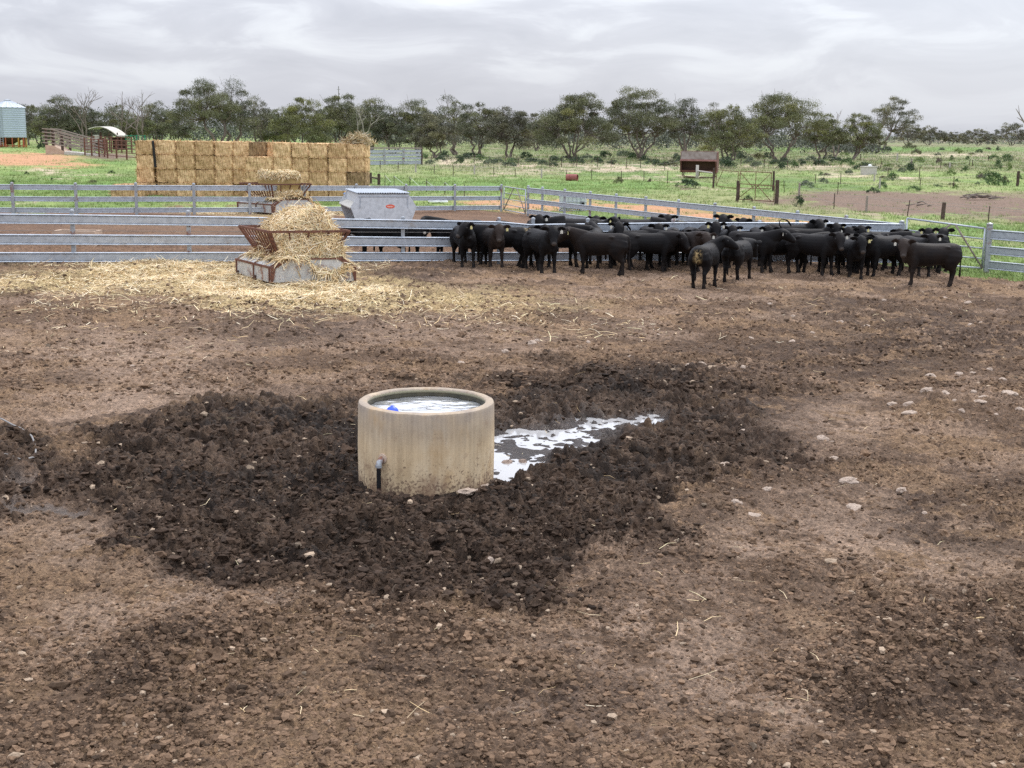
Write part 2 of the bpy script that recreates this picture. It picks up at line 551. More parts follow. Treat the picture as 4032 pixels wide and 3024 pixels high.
    c = mixc(c, (0.275, 0.192, 0.138), smooth(0.52, 0.62, fbm(x * 0.7 + 9, y * 1.1, 87, 6, 0.62)) * 0.6)
    c = mixc(c, (0.310, 0.220, 0.160), dry * smooth(0.42, 0.53, f4 * 0.6 + f5 * 0.4 + 0.05))
    c = mixc(c, (0.072, 0.048, 0.035), mid * smooth(0.43, 0.53, f4 * 0.6 + f5 * 0.4 + 0.04))
    c = mixc(c, (0.052, 0.033, 0.0215), mud * (0.72 + 0.28 * smooth(0.35, 0.6, f4)))
    c = mixc(c, (0.120, 0.078, 0.052), mud * 0.6 * smooth(0.52, 0.70, f5))
    c = mixc(c, (0.022, 0.016, 0.013), mud * 0.75 * smooth(0.53, 0.68, fbm(x * 1.1 + 4, y * 1.1, 89, 4)))
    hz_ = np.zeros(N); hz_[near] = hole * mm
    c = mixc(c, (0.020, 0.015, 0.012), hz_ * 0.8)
    c = mixc(c, (0.115, 0.092, 0.078), M['slick'] * 0.8)
    c = mixc(c, (0.040, 0.030, 0.027), M['wet'] * 0.9)
    c = mixc(c, (0.50, 0.385, 0.20), M['straw'] * smooth(0.34, 0.60, f4 + 0.14 * M['straw']) * 0.8)
    behind = smooth(1030, 985, py) * inyard                       # the back yard is a drier, redder brown
    c = mixc(c, (0.160, 0.094, 0.060), behind * 0.7 * (1 - M['straw']))
    # paddock colours
    gN = fbm(x * 0.09, y * 0.05, 91, 5); gM = fbm(x * 0.5, y * 0.3, 93, 4)
    g = np.tile(np.array([0.185, 0.262, 0.076]), (N, 1))
    g = mixc(g, (0.250, 0.318, 0.105), smooth(0.42, 0.62, gM))
    g = mixc(g, (0.110, 0.180, 0.050), smooth(0.5, 0.68, gN) * 0.7)
    g = mixc(g, (0.29, 0.27, 0.14), smooth(0.50, 0.66, fbm(x * 0.14 + 5, y * 0.07, 95, 5)) * 0.6)
    g = mixc(g, (0.175, 0.195, 0.095), M['scrub'] * 0.75)
    g = mixc(g, (0.24, 0.20, 0.13), M['scrub'] * smooth(0.46, 0.62, fbm(x * 0.2, y * 0.08, 97, 5)) * 0.8)
    g = mixc(g, (0.152, 0.255, 0.068), M['lush'] * (1 - smooth(0.52, 0.68, gM) * 0.5))
    g = mixc(g, (0.50, 0.40, 0.29), M['pale'] * smooth(0.34, 0.52, fbm(x * 0.7, y * 0.25, 99, 4)))
    g = mixc(g, (0.47, 0.255, 0.14), M['sand'] * smooth(0.24, 0.46, fbm(x * 0.7, y * 0.3, 101, 4) + 0.12 * M['sand']))
    g = mixc(g, (0.185, 0.128, 0.094), M['bare'] * smooth(0.22, 0.42, gM + 0.1 * M['bare']))
    c = c * inyard[:, None] + g * (1 - inyard)[:, None]
    c *= (0.86 + 0.28 * f5)[:, None]
    me_faces = []
    idx = np.arange(nr * na).reshape(nr, na)
    a = idx[:-1, :]; b = np.roll(idx, -1, axis=1)[:-1, :]
    d = idx[1:, :]; e_ = np.roll(idx, -1, axis=1)[1:, :]
    faces = np.stack([a, b, e_, d], -1).reshape(-1, 4)
    verts = np.stack([x, y, z], -1)
    # close the middle under the camera
    verts = np.vstack([verts, [[0, 0, 0]]]); c = np.vstack([c, c[:1]])
    mid_i = len(verts) - 1
    tri = np.stack([idx[0], np.full(na, mid_i), np.roll(idx[0], -1), np.roll(idx[0], -1)], -1)
    wetv = np.append(np.clip(mud * 0.25 + M['wet'] + M['slick'], 0, 1) * inyard, 0)
    gr = np.append(1 - inyard, 0)
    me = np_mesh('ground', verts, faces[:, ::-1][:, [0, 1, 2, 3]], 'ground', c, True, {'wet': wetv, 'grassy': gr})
    o = link('ground', me)
    tag(o, kind='structure')
    return o, (rs, th, z.reshape(nr, na))

m = NT('ground')
_c = m.attr('col'); _v = m.coord('Object')
_s1 = m.noise(_v, 38, 6, 0.7); _s2 = m.noise(_v, 9, 5, 0.6)
_k = m.ramp(_s1, [(0.30, (0.42, 0.42, 0.42)), (0.50, (0.95, 0.95, 0.95)), (0.70, (1.65, 1.60, 1.52))])
_c2 = m.mix(1.0, _c, _k, 'MULTIPLY')
_k2 = m.ramp(_s2, [(0.3, (0.80, 0.80, 0.80)), (0.7, (1.18, 1.18, 1.18))])
_k3 = m.ramp(m.noise(_v, 13, 8, 0.72, 0.4), [(0.34, (0.50, 0.48, 0.47)), (0.46, (0.88, 0.87, 0.86)), (0.56, (1.08, 1.07, 1.05)), (0.68, (1.5, 1.47, 1.42))])
_g0 = m.attr('grassy', 'Fac')
_k3 = m.mix(_g0, _k3, (1, 1, 1))
_c3 = m.mix(1.0, m.mix(1.0, _c2, _k2, 'MULTIPLY'), _k3, 'MULTIPLY')
_wet = m.attr('wet', 'Fac')
_rg = m.n('ShaderNodeMapRange'); m.l(_wet, _rg.inputs[0]); _rg.inputs[3].default_value = 0.95; _rg.inputs[4].default_value = 0.24
m.set(_c3, _rg.outputs[0], spec=0.22)
m.bump(m.noise(_v, 30, 7, 0.75), 1.0, 0.035)

GROUND, (G_RS, G_TH, G_Z) = build_ground()
def ground_z(x, y):
    """height of the modelled ground under (x, y), arrays"""
    x = np.asarray(x, float); y = np.asarray(y, float)
    r = np.hypot(x, y); t = np.arctan2(x, y)
    i = np.clip(np.searchsorted(G_RS, r) - 1, 0, len(G_RS) - 2)
    fi = np.clip((r - G_RS[i]) / (G_RS[i + 1] - G_RS[i]), 0, 1)
    T = G_TH[:880 + 258]
    j = np.clip(np.searchsorted(T, t) - 1, 0, len(T) - 2)
    fj = np.clip((t - T[j]) / (T[j + 1] - T[j]), 0, 1)
    return (G_Z[i, j] * (1 - fi) + G_Z[i + 1, j] * fi) * (1 - fj) + (G_Z[i, j + 1] * (1 - fi) + G_Z[i + 1, j + 1] * fi) * fj
def gz(x, y):
    return float(ground_z(np.array([x]), np.array([y]))[0])
# ------------------------------------------------------------------ materials of the things
def galv(name, base=(0.60, 0.62, 0.65), rough=0.42, metal=0.75, rust=0.0):
    m = NT(name); v = m.coord('Object')
    n = m.noise(v, 7, 4, 0.6); f = m.noise(v, 60, 3)
    c = m.ramp(n, [(0.3, tuple(b * 0.78 for b in base)), (0.55, base), (0.75, tuple(min(b * 1.12, 1) for b in base))])
    if name == 'galvanised':
        st = m.ramp(m.noise(m.coord('Object', (1, 1, 3)), 1.7, 7, 0.72), [(0.56, (0, 0, 0)), (0.70, (0.7, 0.7, 0.7))])
        c = m.mix(st, c, (0.34, 0.30, 0.26))
    if rust:
        r = m.ramp(m.noise(v, 2.6, 6, 0.7), [(0.56 - 0.1 * rust, (0, 0, 0)), (0.64, (1, 1, 1))])
        c = m.mix(r, c, (0.20, 0.085, 0.05))
        mm = m.n('ShaderNodeMapRange'); m.l(r, mm.inputs[0]); mm.inputs[3].default_value = metal; mm.inputs[4].default_value = 0.0
        m.set(metal=mm.outputs[0])
    else:
        m.set(metal=metal)
    rr = m.n('ShaderNodeMapRange'); m.l(f, rr.inputs[0]); rr.inputs[3].default_value = rough - 0.08; rr.inputs[4].default_value = rough + 0.12
    m.set(c, rr.outputs[0])
    return m
galv('galvanised', (0.47, 0.515, 0.57), rough=0.38, metal=0.55)
galv('galvanised_dull', (0.43, 0.465, 0.51), 0.5, 0.4)
galv('galvanised_stained', (0.54, 0.55, 0.54), 0.5, 0.35, rust=0.35)
galv('galvanised_post', (0.36, 0.385, 0.41), 0.45, 0.35, rust=0.12)
galv('silo_steel', (0.42, 0.49, 0.56), 0.5, 0.25)
galv('feeder_steel', (0.60, 0.63, 0.66), 0.50, 0.25)

def plain(name, stops, scale=6, rough=0.85, detail=5, spec=0.3, bump=0.0, coords='Object', vscale=(1, 1, 1), nr=0.6):
    m = NT(name); v = m.coord(coords, vscale)
    n = m.noise(v, scale, detail, nr)
    k = len(stops)
    c = m.ramp(n, [(0.3 + 0.4 * i / max(k - 1, 1), s) for i, s in enumerate(stops)])
    m.set(c, rough, spec=spec)
    if bump: m.bump(m.noise(v, scale * 4, 4), bump, 0.02)
    return m
plain('rust', [(0.085, 0.042, 0.030), (0.145, 0.066, 0.045), (0.20, 0.095, 0.065)], 9, 0.85, 6, bump=0.3)
plain('rust_red', [(0.105, 0.044, 0.036), (0.155, 0.068, 0.055), (0.20, 0.098, 0.082)], 3, 0.8, 6, bump=0.2)
plain('rust_dark', [(0.05, 0.028, 0.022), (0.09, 0.048, 0.036)], 8, 0.9)
plain('rust_pale', [(0.16, 0.12, 0.10), (0.22, 0.18, 0.16), (0.27, 0.23, 0.21)], 3, 0.8)
plain('timber_grey', [(0.16, 0.135, 0.115), (0.26, 0.225, 0.19), (0.34, 0.30, 0.26)], 5, 0.9, vscale=(1, 1, 6))
plain('post_dark', [(0.035, 0.022, 0.018), (0.075, 0.05, 0.04), (0.11, 0.08, 0.07)], 8, 0.9)
plain('post_pale', [(0.32, 0.29, 0.25), (0.45, 0.42, 0.38)], 8, 0.9)
plain('black_iron', [(0.02, 0.02, 0.02), (0.04, 0.035, 0.035)], 8, 0.6)
plain('stone', [(0.20, 0.142, 0.105), (0.42, 0.325, 0.255), (0.60, 0.51, 0.42)], 14, 0.9, bump=0.5)
plain('stone_dull', [(0.21, 0.15, 0.115), (0.30, 0.225, 0.18), (0.40, 0.32, 0.27)], 14, 0.9, bump=0.5)
plain('pale_concrete', [(0.40, 0.38, 0.34), (0.54, 0.52, 0.47)], 4, 0.9)
plain('warm_concrete', [(0.36, 0.26, 0.19), (0.47, 0.35, 0.26), (0.52, 0.41, 0.32)], 2.2, 0.9)
plain('shed_roof', [(0.36, 0.33, 0.28), (0.52, 0.49, 0.43), (0.60, 0.56, 0.48)], 1.5, 0.6)
plain('leg_red', [(0.30, 0.075, 0.035), (0.42, 0.12, 0.055)], 3, 0.7)
plain('leg_yellow', [(0.40, 0.22, 0.04), (0.50, 0.30, 0.06)], 3, 0.7)
plain('green_paint', [(0.012, 0.17, 0.09), (0.02, 0.24, 0.13)], 3, 0.5)
plain('white_plastic', [(0.62, 0.64, 0.62), (0.78, 0.79, 0.77)], 4, 0.5)
plain('tank_plastic', [(0.45, 0.52, 0.50), (0.66, 0.70, 0.68)], 5, 0.4)
plain('blue_plastic', [(0.02, 0.07, 0.62), (0.03, 0.10, 0.75)], 4, 0.4, spec=0.5)
plain('blue_tarp', [(0.04, 0.13, 0.34), (0.06, 0.18, 0.45)], 4, 0.5)
plain('red_sticker', [(0.70, 0.11, 0.065), (0.74, 0.14, 0.085)], 4, 0.5)
plain('sticker_print', [(0.86, 0.62, 0.52), (0.88, 0.66, 0.56)], 4, 0.5)
plain('drum_red', [(0.22, 0.065, 0.06), (0.33, 0.12, 0.11)], 4, 0.8)
plain('wire', [(0.20, 0.19, 0.18), (0.28, 0.27, 0.26)], 4, 0.5)
plain('wire_pale', [(0.55, 0.56, 0.52), (0.7, 0.7, 0.66)], 4, 0.6)
plain('hose', [(0.20, 0.19, 0.18), (0.26, 0.25, 0.24)], 4, 0.55)
plain('tag_yellow', [(0.62, 0.55, 0.22), (0.70, 0.64, 0.34)], 20, 0.5)
plain('tag_white', [(0.60, 0.58, 0.50), (0.68, 0.66, 0.58)], 20, 0.5)
plain('eye', [(0.012, 0.008, 0.006), (0.015, 0.01, 0.008)], 20, 0.1, spec=0.6)
plain('black_plastic', [(0.010, 0.010, 0.011), (0.02, 0.02, 0.022)], 6, 0.4)
plain('dark_wood', [(0.03, 0.025, 0.02), (0.05, 0.04, 0.035)], 6, 0.9)  # near-black brown, for the block inside the shed

# concrete of the round trough: weathered, cream below, grey at the top, spattered with mud near the base
m = NT('trough_concrete'); v = m.coord('Object')
sep = m.n('ShaderNodeSeparateXYZ'); m.l(v, sep.inputs[0])
n1 = m.noise(m.coord('Object', (1, 1, 0.45)), 3.2, 6, 0.62)
c = m.ramp(n1, [(0.30, (0.48, 0.355, 0.215)), (0.50, (0.60, 0.465, 0.30)), (0.70, (0.68, 0.555, 0.385))])
top = m.n('ShaderNodeMapRange'); m.l(sep.outputs['Z'], top.inputs[0])
top.inputs[1].default_value = 0.50; top.inputs[2].default_value = 0.90; top.inputs[3].default_value = 0.0; top.inputs[4].default_value = 1.0
tn = m.math('MULTIPLY', top.outputs[0], m.ramp(m.noise(v, 2.3, 5, 0.6), [(0.28, (0.45, 0.45, 0.45)), (0.56, (1, 1, 1))]))
c = m.mix(tn, c, (0.34, 0.285, 0.235))
streak = m.ramp(m.noise(m.coord('Object', (9, 9, 0.35)), 3.0, 5, 0.65), [(0.40, (0.84, 0.83, 0.81)), (0.60, (1.06, 1.05, 1.02))])
c = m.mix(0.75, c, streak, 'MULTIPLY')
rust = m.ramp(m.noise(m.coord('Object', (2.2, 2.2, 1.0)), 1.6, 4, 0.6), [(0.54, (0, 0, 0)), (0.70, (0.55, 0.55, 0.55))])
c = m.mix(rust, c, (0.42, 0.27, 0.13))
low = m.n('ShaderNodeMapRange'); m.l(sep.outputs['Z'], low.inputs[0])
low.inputs[1].default_value = 0.48; low.inputs[2].default_value = 0.02; low.inputs[3].default_value = -0.02; low.inputs[4].default_value = 0.17
sp = m.math('ADD', m.noise(m.coord('Object', (1, 1, .8)), 34, 5, 0.7), low.outputs[0])
sp2 = m.math('ADD', m.noise(v, 5, 6, 0.68), low.outputs[0])
c = m.mix(m.ramp(sp, [(0.625, (0, 0, 0)), (0.69, (0.8, 0.8, 0.8))]), c, (0.13, 0.082, 0.058))
c = m.mix(m.ramp(sp2, [(0.57, (0, 0, 0)), (0.74, (0.65, 0.65, 0.65))]), c, (0.24, 0.145, 0.095))
m.set(c, 0.9, spec=0.25); m.bump(m.noise(v, 40, 5, 0.65), 0.35, 0.008)

# wet, algae grown inside of the trough
m = NT('trough_inside'); v = m.coord('Object')
sep = m.n('ShaderNodeSeparateXYZ'); m.l(v, sep.inputs[0])
n1 = m.noise(v, 6, 5, 0.6)
hz = m.n('ShaderNodeMapRange'); m.l(sep.outputs['Z'], hz.inputs[0])
hz.inputs[1].default_value = 0.872; hz.inputs[2].default_value = 0.905; hz.inputs[3].default_value = 0; hz.inputs[4].default_value = 1
c = m.mix(hz.outputs[0], m.ramp(n1, [(0.35, (0.022, 0.020, 0.010)), (0.65, (0.060, 0.050, 0.026))]), (0.33, 0.30, 0.19))
m.set(c, 0.6)

m = NT('water'); v = m.coord('Object')
m.set((0.80, 0.82, 0.85), 0.03, metal=0.80)
m.bump(m.noise(m.coord('Object', (2.6, 6.5, 1)), 2.0, 4, 0.5, 0.6), 0.25, 0.03)
m = NT('puddle_water'); v = m.coord('Object')
m.set((0.56, 0.555, 0.55), 0.10, metal=0.36)
m.bump(m.noise(v, 3.0, 3, 0.5), 0.10, 0.02)

# straw and hay
def hay(name, stops, streak=(1, 1, 1), scale=16):
    m = NT(name); v = m.coord('Object', streak)
    n = m.noise(v, scale, 6, 0.7)
    c = m.ramp(n, list(zip((0.30, 0.46, 0.58, 0.72), stops)))
    big = m.ramp(m.noise(m.coord('Object'), 2.2, 4, 0.6), [(0.3, (0.74, 0.71, 0.66)), (0.7, (1.14, 1.12, 1.1))])
    c = m.mix(1.0, c, big, 'MULTIPLY')
    rv = m.ramp(m.rnd(), [(0.0, (0.80, 0.78, 0.74)), (0.5, (1, 1, 1)), (1.0, (1.13, 1.15, 1.18))])
    c = m.mix(1.0, c, rv, 'MULTIPLY')
    m.set(c, 0.95, spec=0.15)
    m.bump(n, 0.9, 0.04)
    return m
hay('bale_hay', [(0.19, 0.115, 0.06), (0.54, 0.36, 0.195), (0.76, 0.545, 0.315), (0.90, 0.71, 0.47)], (4.2, 1.2, 0.9), 3.0)
hay('bale_hay_dark', [(0.08, 0.05, 0.03), (0.20, 0.135, 0.075), (0.34, 0.24, 0.135), (0.46, 0.34, 0.20)], (4.2, 1.2, 0.9), 3.0)
hay('hay_core', [(0.20, 0.135, 0.05), (0.42, 0.30, 0.12), (0.55, 0.42, 0.19), (0.66, 0.54, 0.29)], (1, 1, 1), 14)
m = NT('straw'); c = m.attr('col'); m.set(c, 0.85, spec=0.2)
m = NT('clod'); c = m.attr('col'); m.set(m.mix(1.0, c, m.ramp(m.noise(m.coord('Object'), 70, 4, 0.7), [(0.3, (0.6, 0.6, 0.6)), (0.7, (1.3, 1.28, 1.24))]), 'MULTIPLY'), 0.92, spec=0.2)
m.bump(m.noise(m.coord('Object'), 90, 4, 0.7), 0.6, 0.01)
m = NT('leaf'); c = m.attr('col'); m.set(c, 0.6, spec=0.3)
m.b.inputs['Subsurface Weight'].default_value = 0.0
m = NT('bark'); v = m.coord('Object', (1, 1, 0.3))
m.set(m.ramp(m.noise(v, 2.2, 5, 0.6), [(0.32, (0.085, 0.066, 0.054)), (0.52, (0.17, 0.135, 0.11)), (0.72, (0.27, 0.225, 0.19))]), 0.9)
m = NT('bark_pale'); v = m.coord('Object', (1, 1, 0.3))
m.set(m.ramp(m.noise(v, 2.2, 5, 0.6), [(0.32, (0.27, 0.24, 0.21)), (0.7, (0.47, 0.43, 0.38))]), 0.9)

# cattle coat: black with brown weathering, grey muzzle, caked manure where the attribute says so
def coat(name, k, brown):
    m = NT(name); v = m.coord('Object')
    n = m.noise(v, 3.0, 4, 0.6)
    c = m.ramp(n, [(0.35, (0.0048 * k, 0.0048 * k, 0.0056 * k)), (0.70, brown)])
    c = m.mix(m.attr('brown', 'Fac'), c, tuple(b * 1.9 for b in brown))
    c = m.mix(m.attr('muzzle', 'Fac'), c, (0.085, 0.075, 0.07))
    pn = m.math('MULTIPLY', m.attr('patch', 'Fac'), m.ramp(m.noise(v, 14, 5, 0.7), [(0.42, (0, 0, 0)), (0.56, (1, 1, 1))]))
    c = m.mix(pn, c, (0.34, 0.25, 0.12))
    c = m.mix(m.math('MULTIPLY', m.attr('dust', 'Fac'), m.ramp(m.noise(v, 9, 4), [(0.4, (0, 0, 0)), (0.65, (0.7, 0.7, 0.7))])), c, (0.045, 0.034, 0.027))
    m.set(c, 0.6, spec=0.12)
    m.b.inputs['Sheen Weight'].default_value = 0.015
    m.b.inputs['Sheen Roughness'].default_value = 0.5
    m.b.inputs['Sheen Tint'].default_value = (0.5, 0.5, 0.6, 1)
    m.bump(m.noise(m.coord('Object', (3, 3, 1.6)), 9, 4, 0.55), 0.25, 0.02)
coat('coat_black', 1.0, (0.0085, 0.007, 0.0068))
coat('coat_brown', 1.15, (0.015, 0.0105, 0.0085))
# ------------------------------------------------------------------ round concrete trough, water, float, pipe
def build_trough():
    o = thing('water_trough', 'round cream concrete water trough standing in dark trampled mud', 'trough', TROUGH)
    R0, H0 = TROUGH_R, 0.93
    ri = R0 * 0.862
    ob = MB().lathe([(R0 - 0.004, -0.12), (R0, 0.10), (R0 + 0.002, 0.40), (R0, 0.70), (R0 - 0.002, H0 - 0.035), (R0 - 0.012, H0 - 0.010), (R0 - 0.035, H0), (ri + 0.02, H0 + 0.002), (ri + 0.006, H0 - 0.006), (ri, H0 - 0.02)], n=128)
    a = ob.build('wall', 'trough_concrete', o, auto=35)
    me = a.data                                     # slightly uneven casting
    for v in me.vertices:
        k = mnoise.noise(Vector((v.co.x * 2.2, v.co.y * 2.2, v.co.z * 1.5))) * 0.010 + mnoise.noise(v.co * 17) * 0.002
        rr = Vector((v.co.x, v.co.y, 0)).normalized()
        v.co += rr * k
        if v.co.z > H0 - 0.05: v.co.z += mnoise.noise(Vector((v.co.x * 6, v.co.y * 6, 3))) * 0.006
    MB().lathe([(ri, H0 - 0.02), (ri + 0.012, H0 - 0.055), (ri + 0.004, H0 - 0.06), (ri - 0.002, 0.50), (ri * 0.5, 0.48), (0.001, 0.48)], n=96).build('inner_wall', 'trough_inside', o, smooth=True, auto=40)
    n = 150                                          # rippled water sheet
    th = np.linspace(0, 2 * np.pi, 121)[:-1]; rr = np.linspace(0.0, 1, 60)[1:] * (ri - 0.004)
    A, B = np.meshgrid(rr, th, indexing='ij')
    X = A * np.cos(B); Y = A * np.sin(B)
    Z = (fbm(X * 3.4 + 4, Y * 7.5, 301, 3, 0.45) - 0.5) * 0.026 + (fbm(X * 8, Y * 15, 305, 2) - 0.5) * 0.008
    V = np.vstack([np.stack([X.ravel(), Y.ravel(), Z.ravel()], -1), [[0, 0, 0]]])
    idx = np.arange(X.size).reshape(X.shape)
    F = np.stack([idx[:-1], np.roll(idx[:-1], -1, 1), np.roll(idx[1:], -1, 1), idx[1:]], -1).reshape(-1, 4)
    C = np.stack([np.full(120, len(V) - 1), idx[0], np.roll(idx[0], -1), np.roll(idx[0], -1)], -1)
    bm = bmesh.new()
    me = np_mesh('water', V, F, 'water', smooth=True)
    w = link('water', me); w.location = (TROUGH.x, TROUGH.y, H0 - 0.100)
    me.flip_normals() if me.polygons[0].normal.z < 0 else None
    bm.free()
    tag(w, kind='structure')
    # supply pipe with elbow
    a0 = math.atan2(-0.78, -0.52)
    wx, wy = math.cos(a0), math.sin(a0)
    base = Vector((wx * (R0 + 0.075), wy * (R0 + 0.075), 0))
    p = thing('supply_pipe', 'upright iron pipe with an elbow entering the wall of the round trough', 'pipe', TROUGH)
    MB().tube([base + Vector((0, 0, -0.2)), base + Vector((0, 0, 0.37))], 0.022, 14).build('riser', 'rust_dark', p, smooth=True, auto=40)
    MB().tube([base + Vector((0, 0, 0.10)), base + Vector((0, 0, 0.31))], 0.0245, 14).build('sleeve', 'black_plastic', p, auto=40)
    pts = []
    for i in range(7):
        t = i / 6 * math.pi / 2
        pts.append(base + Vector((-wx * 0.075 * (1 - math.cos(t)), -wy * 0.075 * (1 - math.cos(t)), 0.345 + 0.065 * math.sin(t))))
    e_ = MB().tube(pts, [0.034, 0.034, 0.033, 0.033, 0.033, 0.032, 0.030], 14)
    e_.tube([base + Vector((0, 0, 0.325)), base + Vector((0, 0, 0.352))], 0.036, 14)
    e_.build('elbow', 'galvanised_post', p, auto=40)
    c = Vector((wx * (R0 + 0.008), wy * (R0 + 0.008), 0.41))
    q = Vector((wx, wy, 0))
    MB().tube([c - q * 0.02, c + q * 0.008, c + q * 0.016], [0.062, 0.056, 0.03], 12).build('collar', 'warm_concrete', p, auto=40)
    # blue float
    f = MB()
    prof = [(0.001, -0.075)] + [(0.072 * math.sin(t), -0.075 * math.cos(t)) for t in np.linspace(0.2, math.pi - 0.25, 16)] + [(0.015, 0.078), (0.001, 0.08)]
    f.lathe(prof, n=24)
    fp = TROUGH + Vector((-0.34, -0.47, H0 - 0.050))
    fo = f.build('float', 'blue_plastic', None, smooth=True)
    fo.location = fp
    tag(fo, 'bright blue plastic ball float bobbing inside the round concrete trough', 'float')
build_trough()

# puddle: one flat sheet of water, the uneven ground stands out of it
def build_puddle():
    pts = []
    outline = [(1900, 1905), (2010, 1925), (2180, 1880), (2330, 1790), (2500, 1720), (2660, 1700), (2660, 1620), (2560, 1600), (2400, 1610), (2200, 1640), (1990, 1650), (1880, 1700)]
    bm = bmesh.new()
    vs = []
    for p in outline:
        g = G(*p); vs.append(bm.verts.new((g.x, g.y, WATER_Z)))
    bm.faces.new(vs); bmesh.ops.triangulate(bm, faces=bm.faces)
    me = bpy.data.meshes.new('puddle'); bm.to_mesh(me); bm.free()
    if me.polygons[0].normal.z < 0: me.flip_normals()
    o = mesh_obj('puddle', me, 'puddle_water'); tag(o, kind='structure')
build_puddle()

# ------------------------------------------------------------------ straw strands (arrays of bent ribbons)
STRAW_COL = np.array([(0.80, 0.62, 0.36), (0.88, 0.72, 0.46), (0.68, 0.49, 0.26), (0.94, 0.82, 0.60), (0.54, 0.39, 0.21), (0.72, 0.63, 0.38)])
def strands(rng, P, D, L, W, N=None, bend=0.25):
    """P base points, D unit directions, L lengths, W widths -> verts, faces, colours (two bent quads a strand)"""
    n = len(P)
    if N is None:
        N = rng.normal(size=(n, 3))
    S = np.cross(D, N); S /= np.linalg.norm(S, axis=1, keepdims=True) + 1e-9
    B = np.cross(S, D)
    k = rng.uniform(-bend, bend, (n, 1))
    mid = P + D * (L[:, None] * 0.5) + B * (L[:, None] * k * 0.5)
    end = P + D * L[:, None] + B * (L[:, None] * k * 0.2) + S * (L[:, None] * rng.uniform(-bend, bend, (n, 1)) * 0.5)
    w = S * W[:, None] * 0.5
    V = np.stack([P - w, P + w, mid - w, mid + w, end - w * 0.7, end + w * 0.7], 1).reshape(-1, 3)
    b = np.arange(n)[:, None] * 6
    F = np.concatenate([b + np.array([[0, 1, 3, 2]]), b + np.array([[2, 3, 5, 4]])])
    c = STRAW_COL[rng.integers(0, len(STRAW_COL), n)] * rng.uniform(0.75, 1.15, (n, 1))
    C = np.repeat(c, 6, 0)
    return V, F, C

def ground_straw():
    rng = np.random.default_rng(5)
    regs = [((830, 1095), (520, 58), 15000), ((1200, 1165), (400, 42), 9000), ((330, 1125), (520, 50), 3600), ((1000, 1210), (900, 60), 1500),
            ((1650, 1225), (560, 75), 900), ((2300, 1300), (420, 60), 260), ((500, 1300), (800, 140), 480), ((2000, 1200), (2100, 110), 500), ((560, 1050), (500, 20), 2200),
            ((930, 836), (240, 10), 3600), ((1330, 838), (130, 12), 1500), ((2500, 1500), (2000, 320), 260), ((1900, 2300), (2100, 620), 170), ((1330, 1050), (230, 40), 1500)]
    P = []
    for (cx, cy), (rx, ry), n in regs:
        a = rng.uniform(0, 2 * math.pi, n); r = np.sqrt(rng.uniform(0, 1, n)) ** 1.15
        X = cx + rx * r * np.cos(a); Y = cy + ry * r * np.sin(a)
        for u, v in zip(X, Y):
            g = G(u, v); P.append((g.x, g.y))
    P = np.array(P)
    keep = fbm(P[:, 0] * 1.1, P[:, 1] * 1.1, 211, 3) > 0.36
    far = np.hypot(P[:, 0], P[:, 1]) < 24
    P = P[keep | far]
    n = len(P)
    z = ground_z(P[:, 0], P[:, 1]) + rng.uniform(-0.01, 0.025, n)
    th = rng.uniform(0, 2 * math.pi, n); el = rng.normal(0.03, 0.16, n)
    D = np.stack([np.cos(th) * np.cos(el), np.sin(th) * np.cos(el), np.sin(el)], -1)
    dist = np.hypot(P[:, 0], P[:, 1])
    near = dist < 24
    L = rng.uniform(0.10, 0.42, n) * np.where(near, 0.55, 1.0)
    W = rng.uniform(0.005, 0.014, n) * np.where(near, 0.42, 1.0)
    Nn = np.tile([0, 0, 1.0], (n, 1)) + rng.normal(0, 0.35, (n, 3))
    V, F, C = strands(rng, np.column_stack([P, z]), D, L, W, np.cross(D, np.cross(Nn, D)), 0.3)
    me = np_mesh('loose_straw', V, F, 'straw', C)
    tag(link('loose_straw', me), 'pale loose straw strewn over the mud around the hay feeders', 'straw', kind='stuff')
ground_straw()

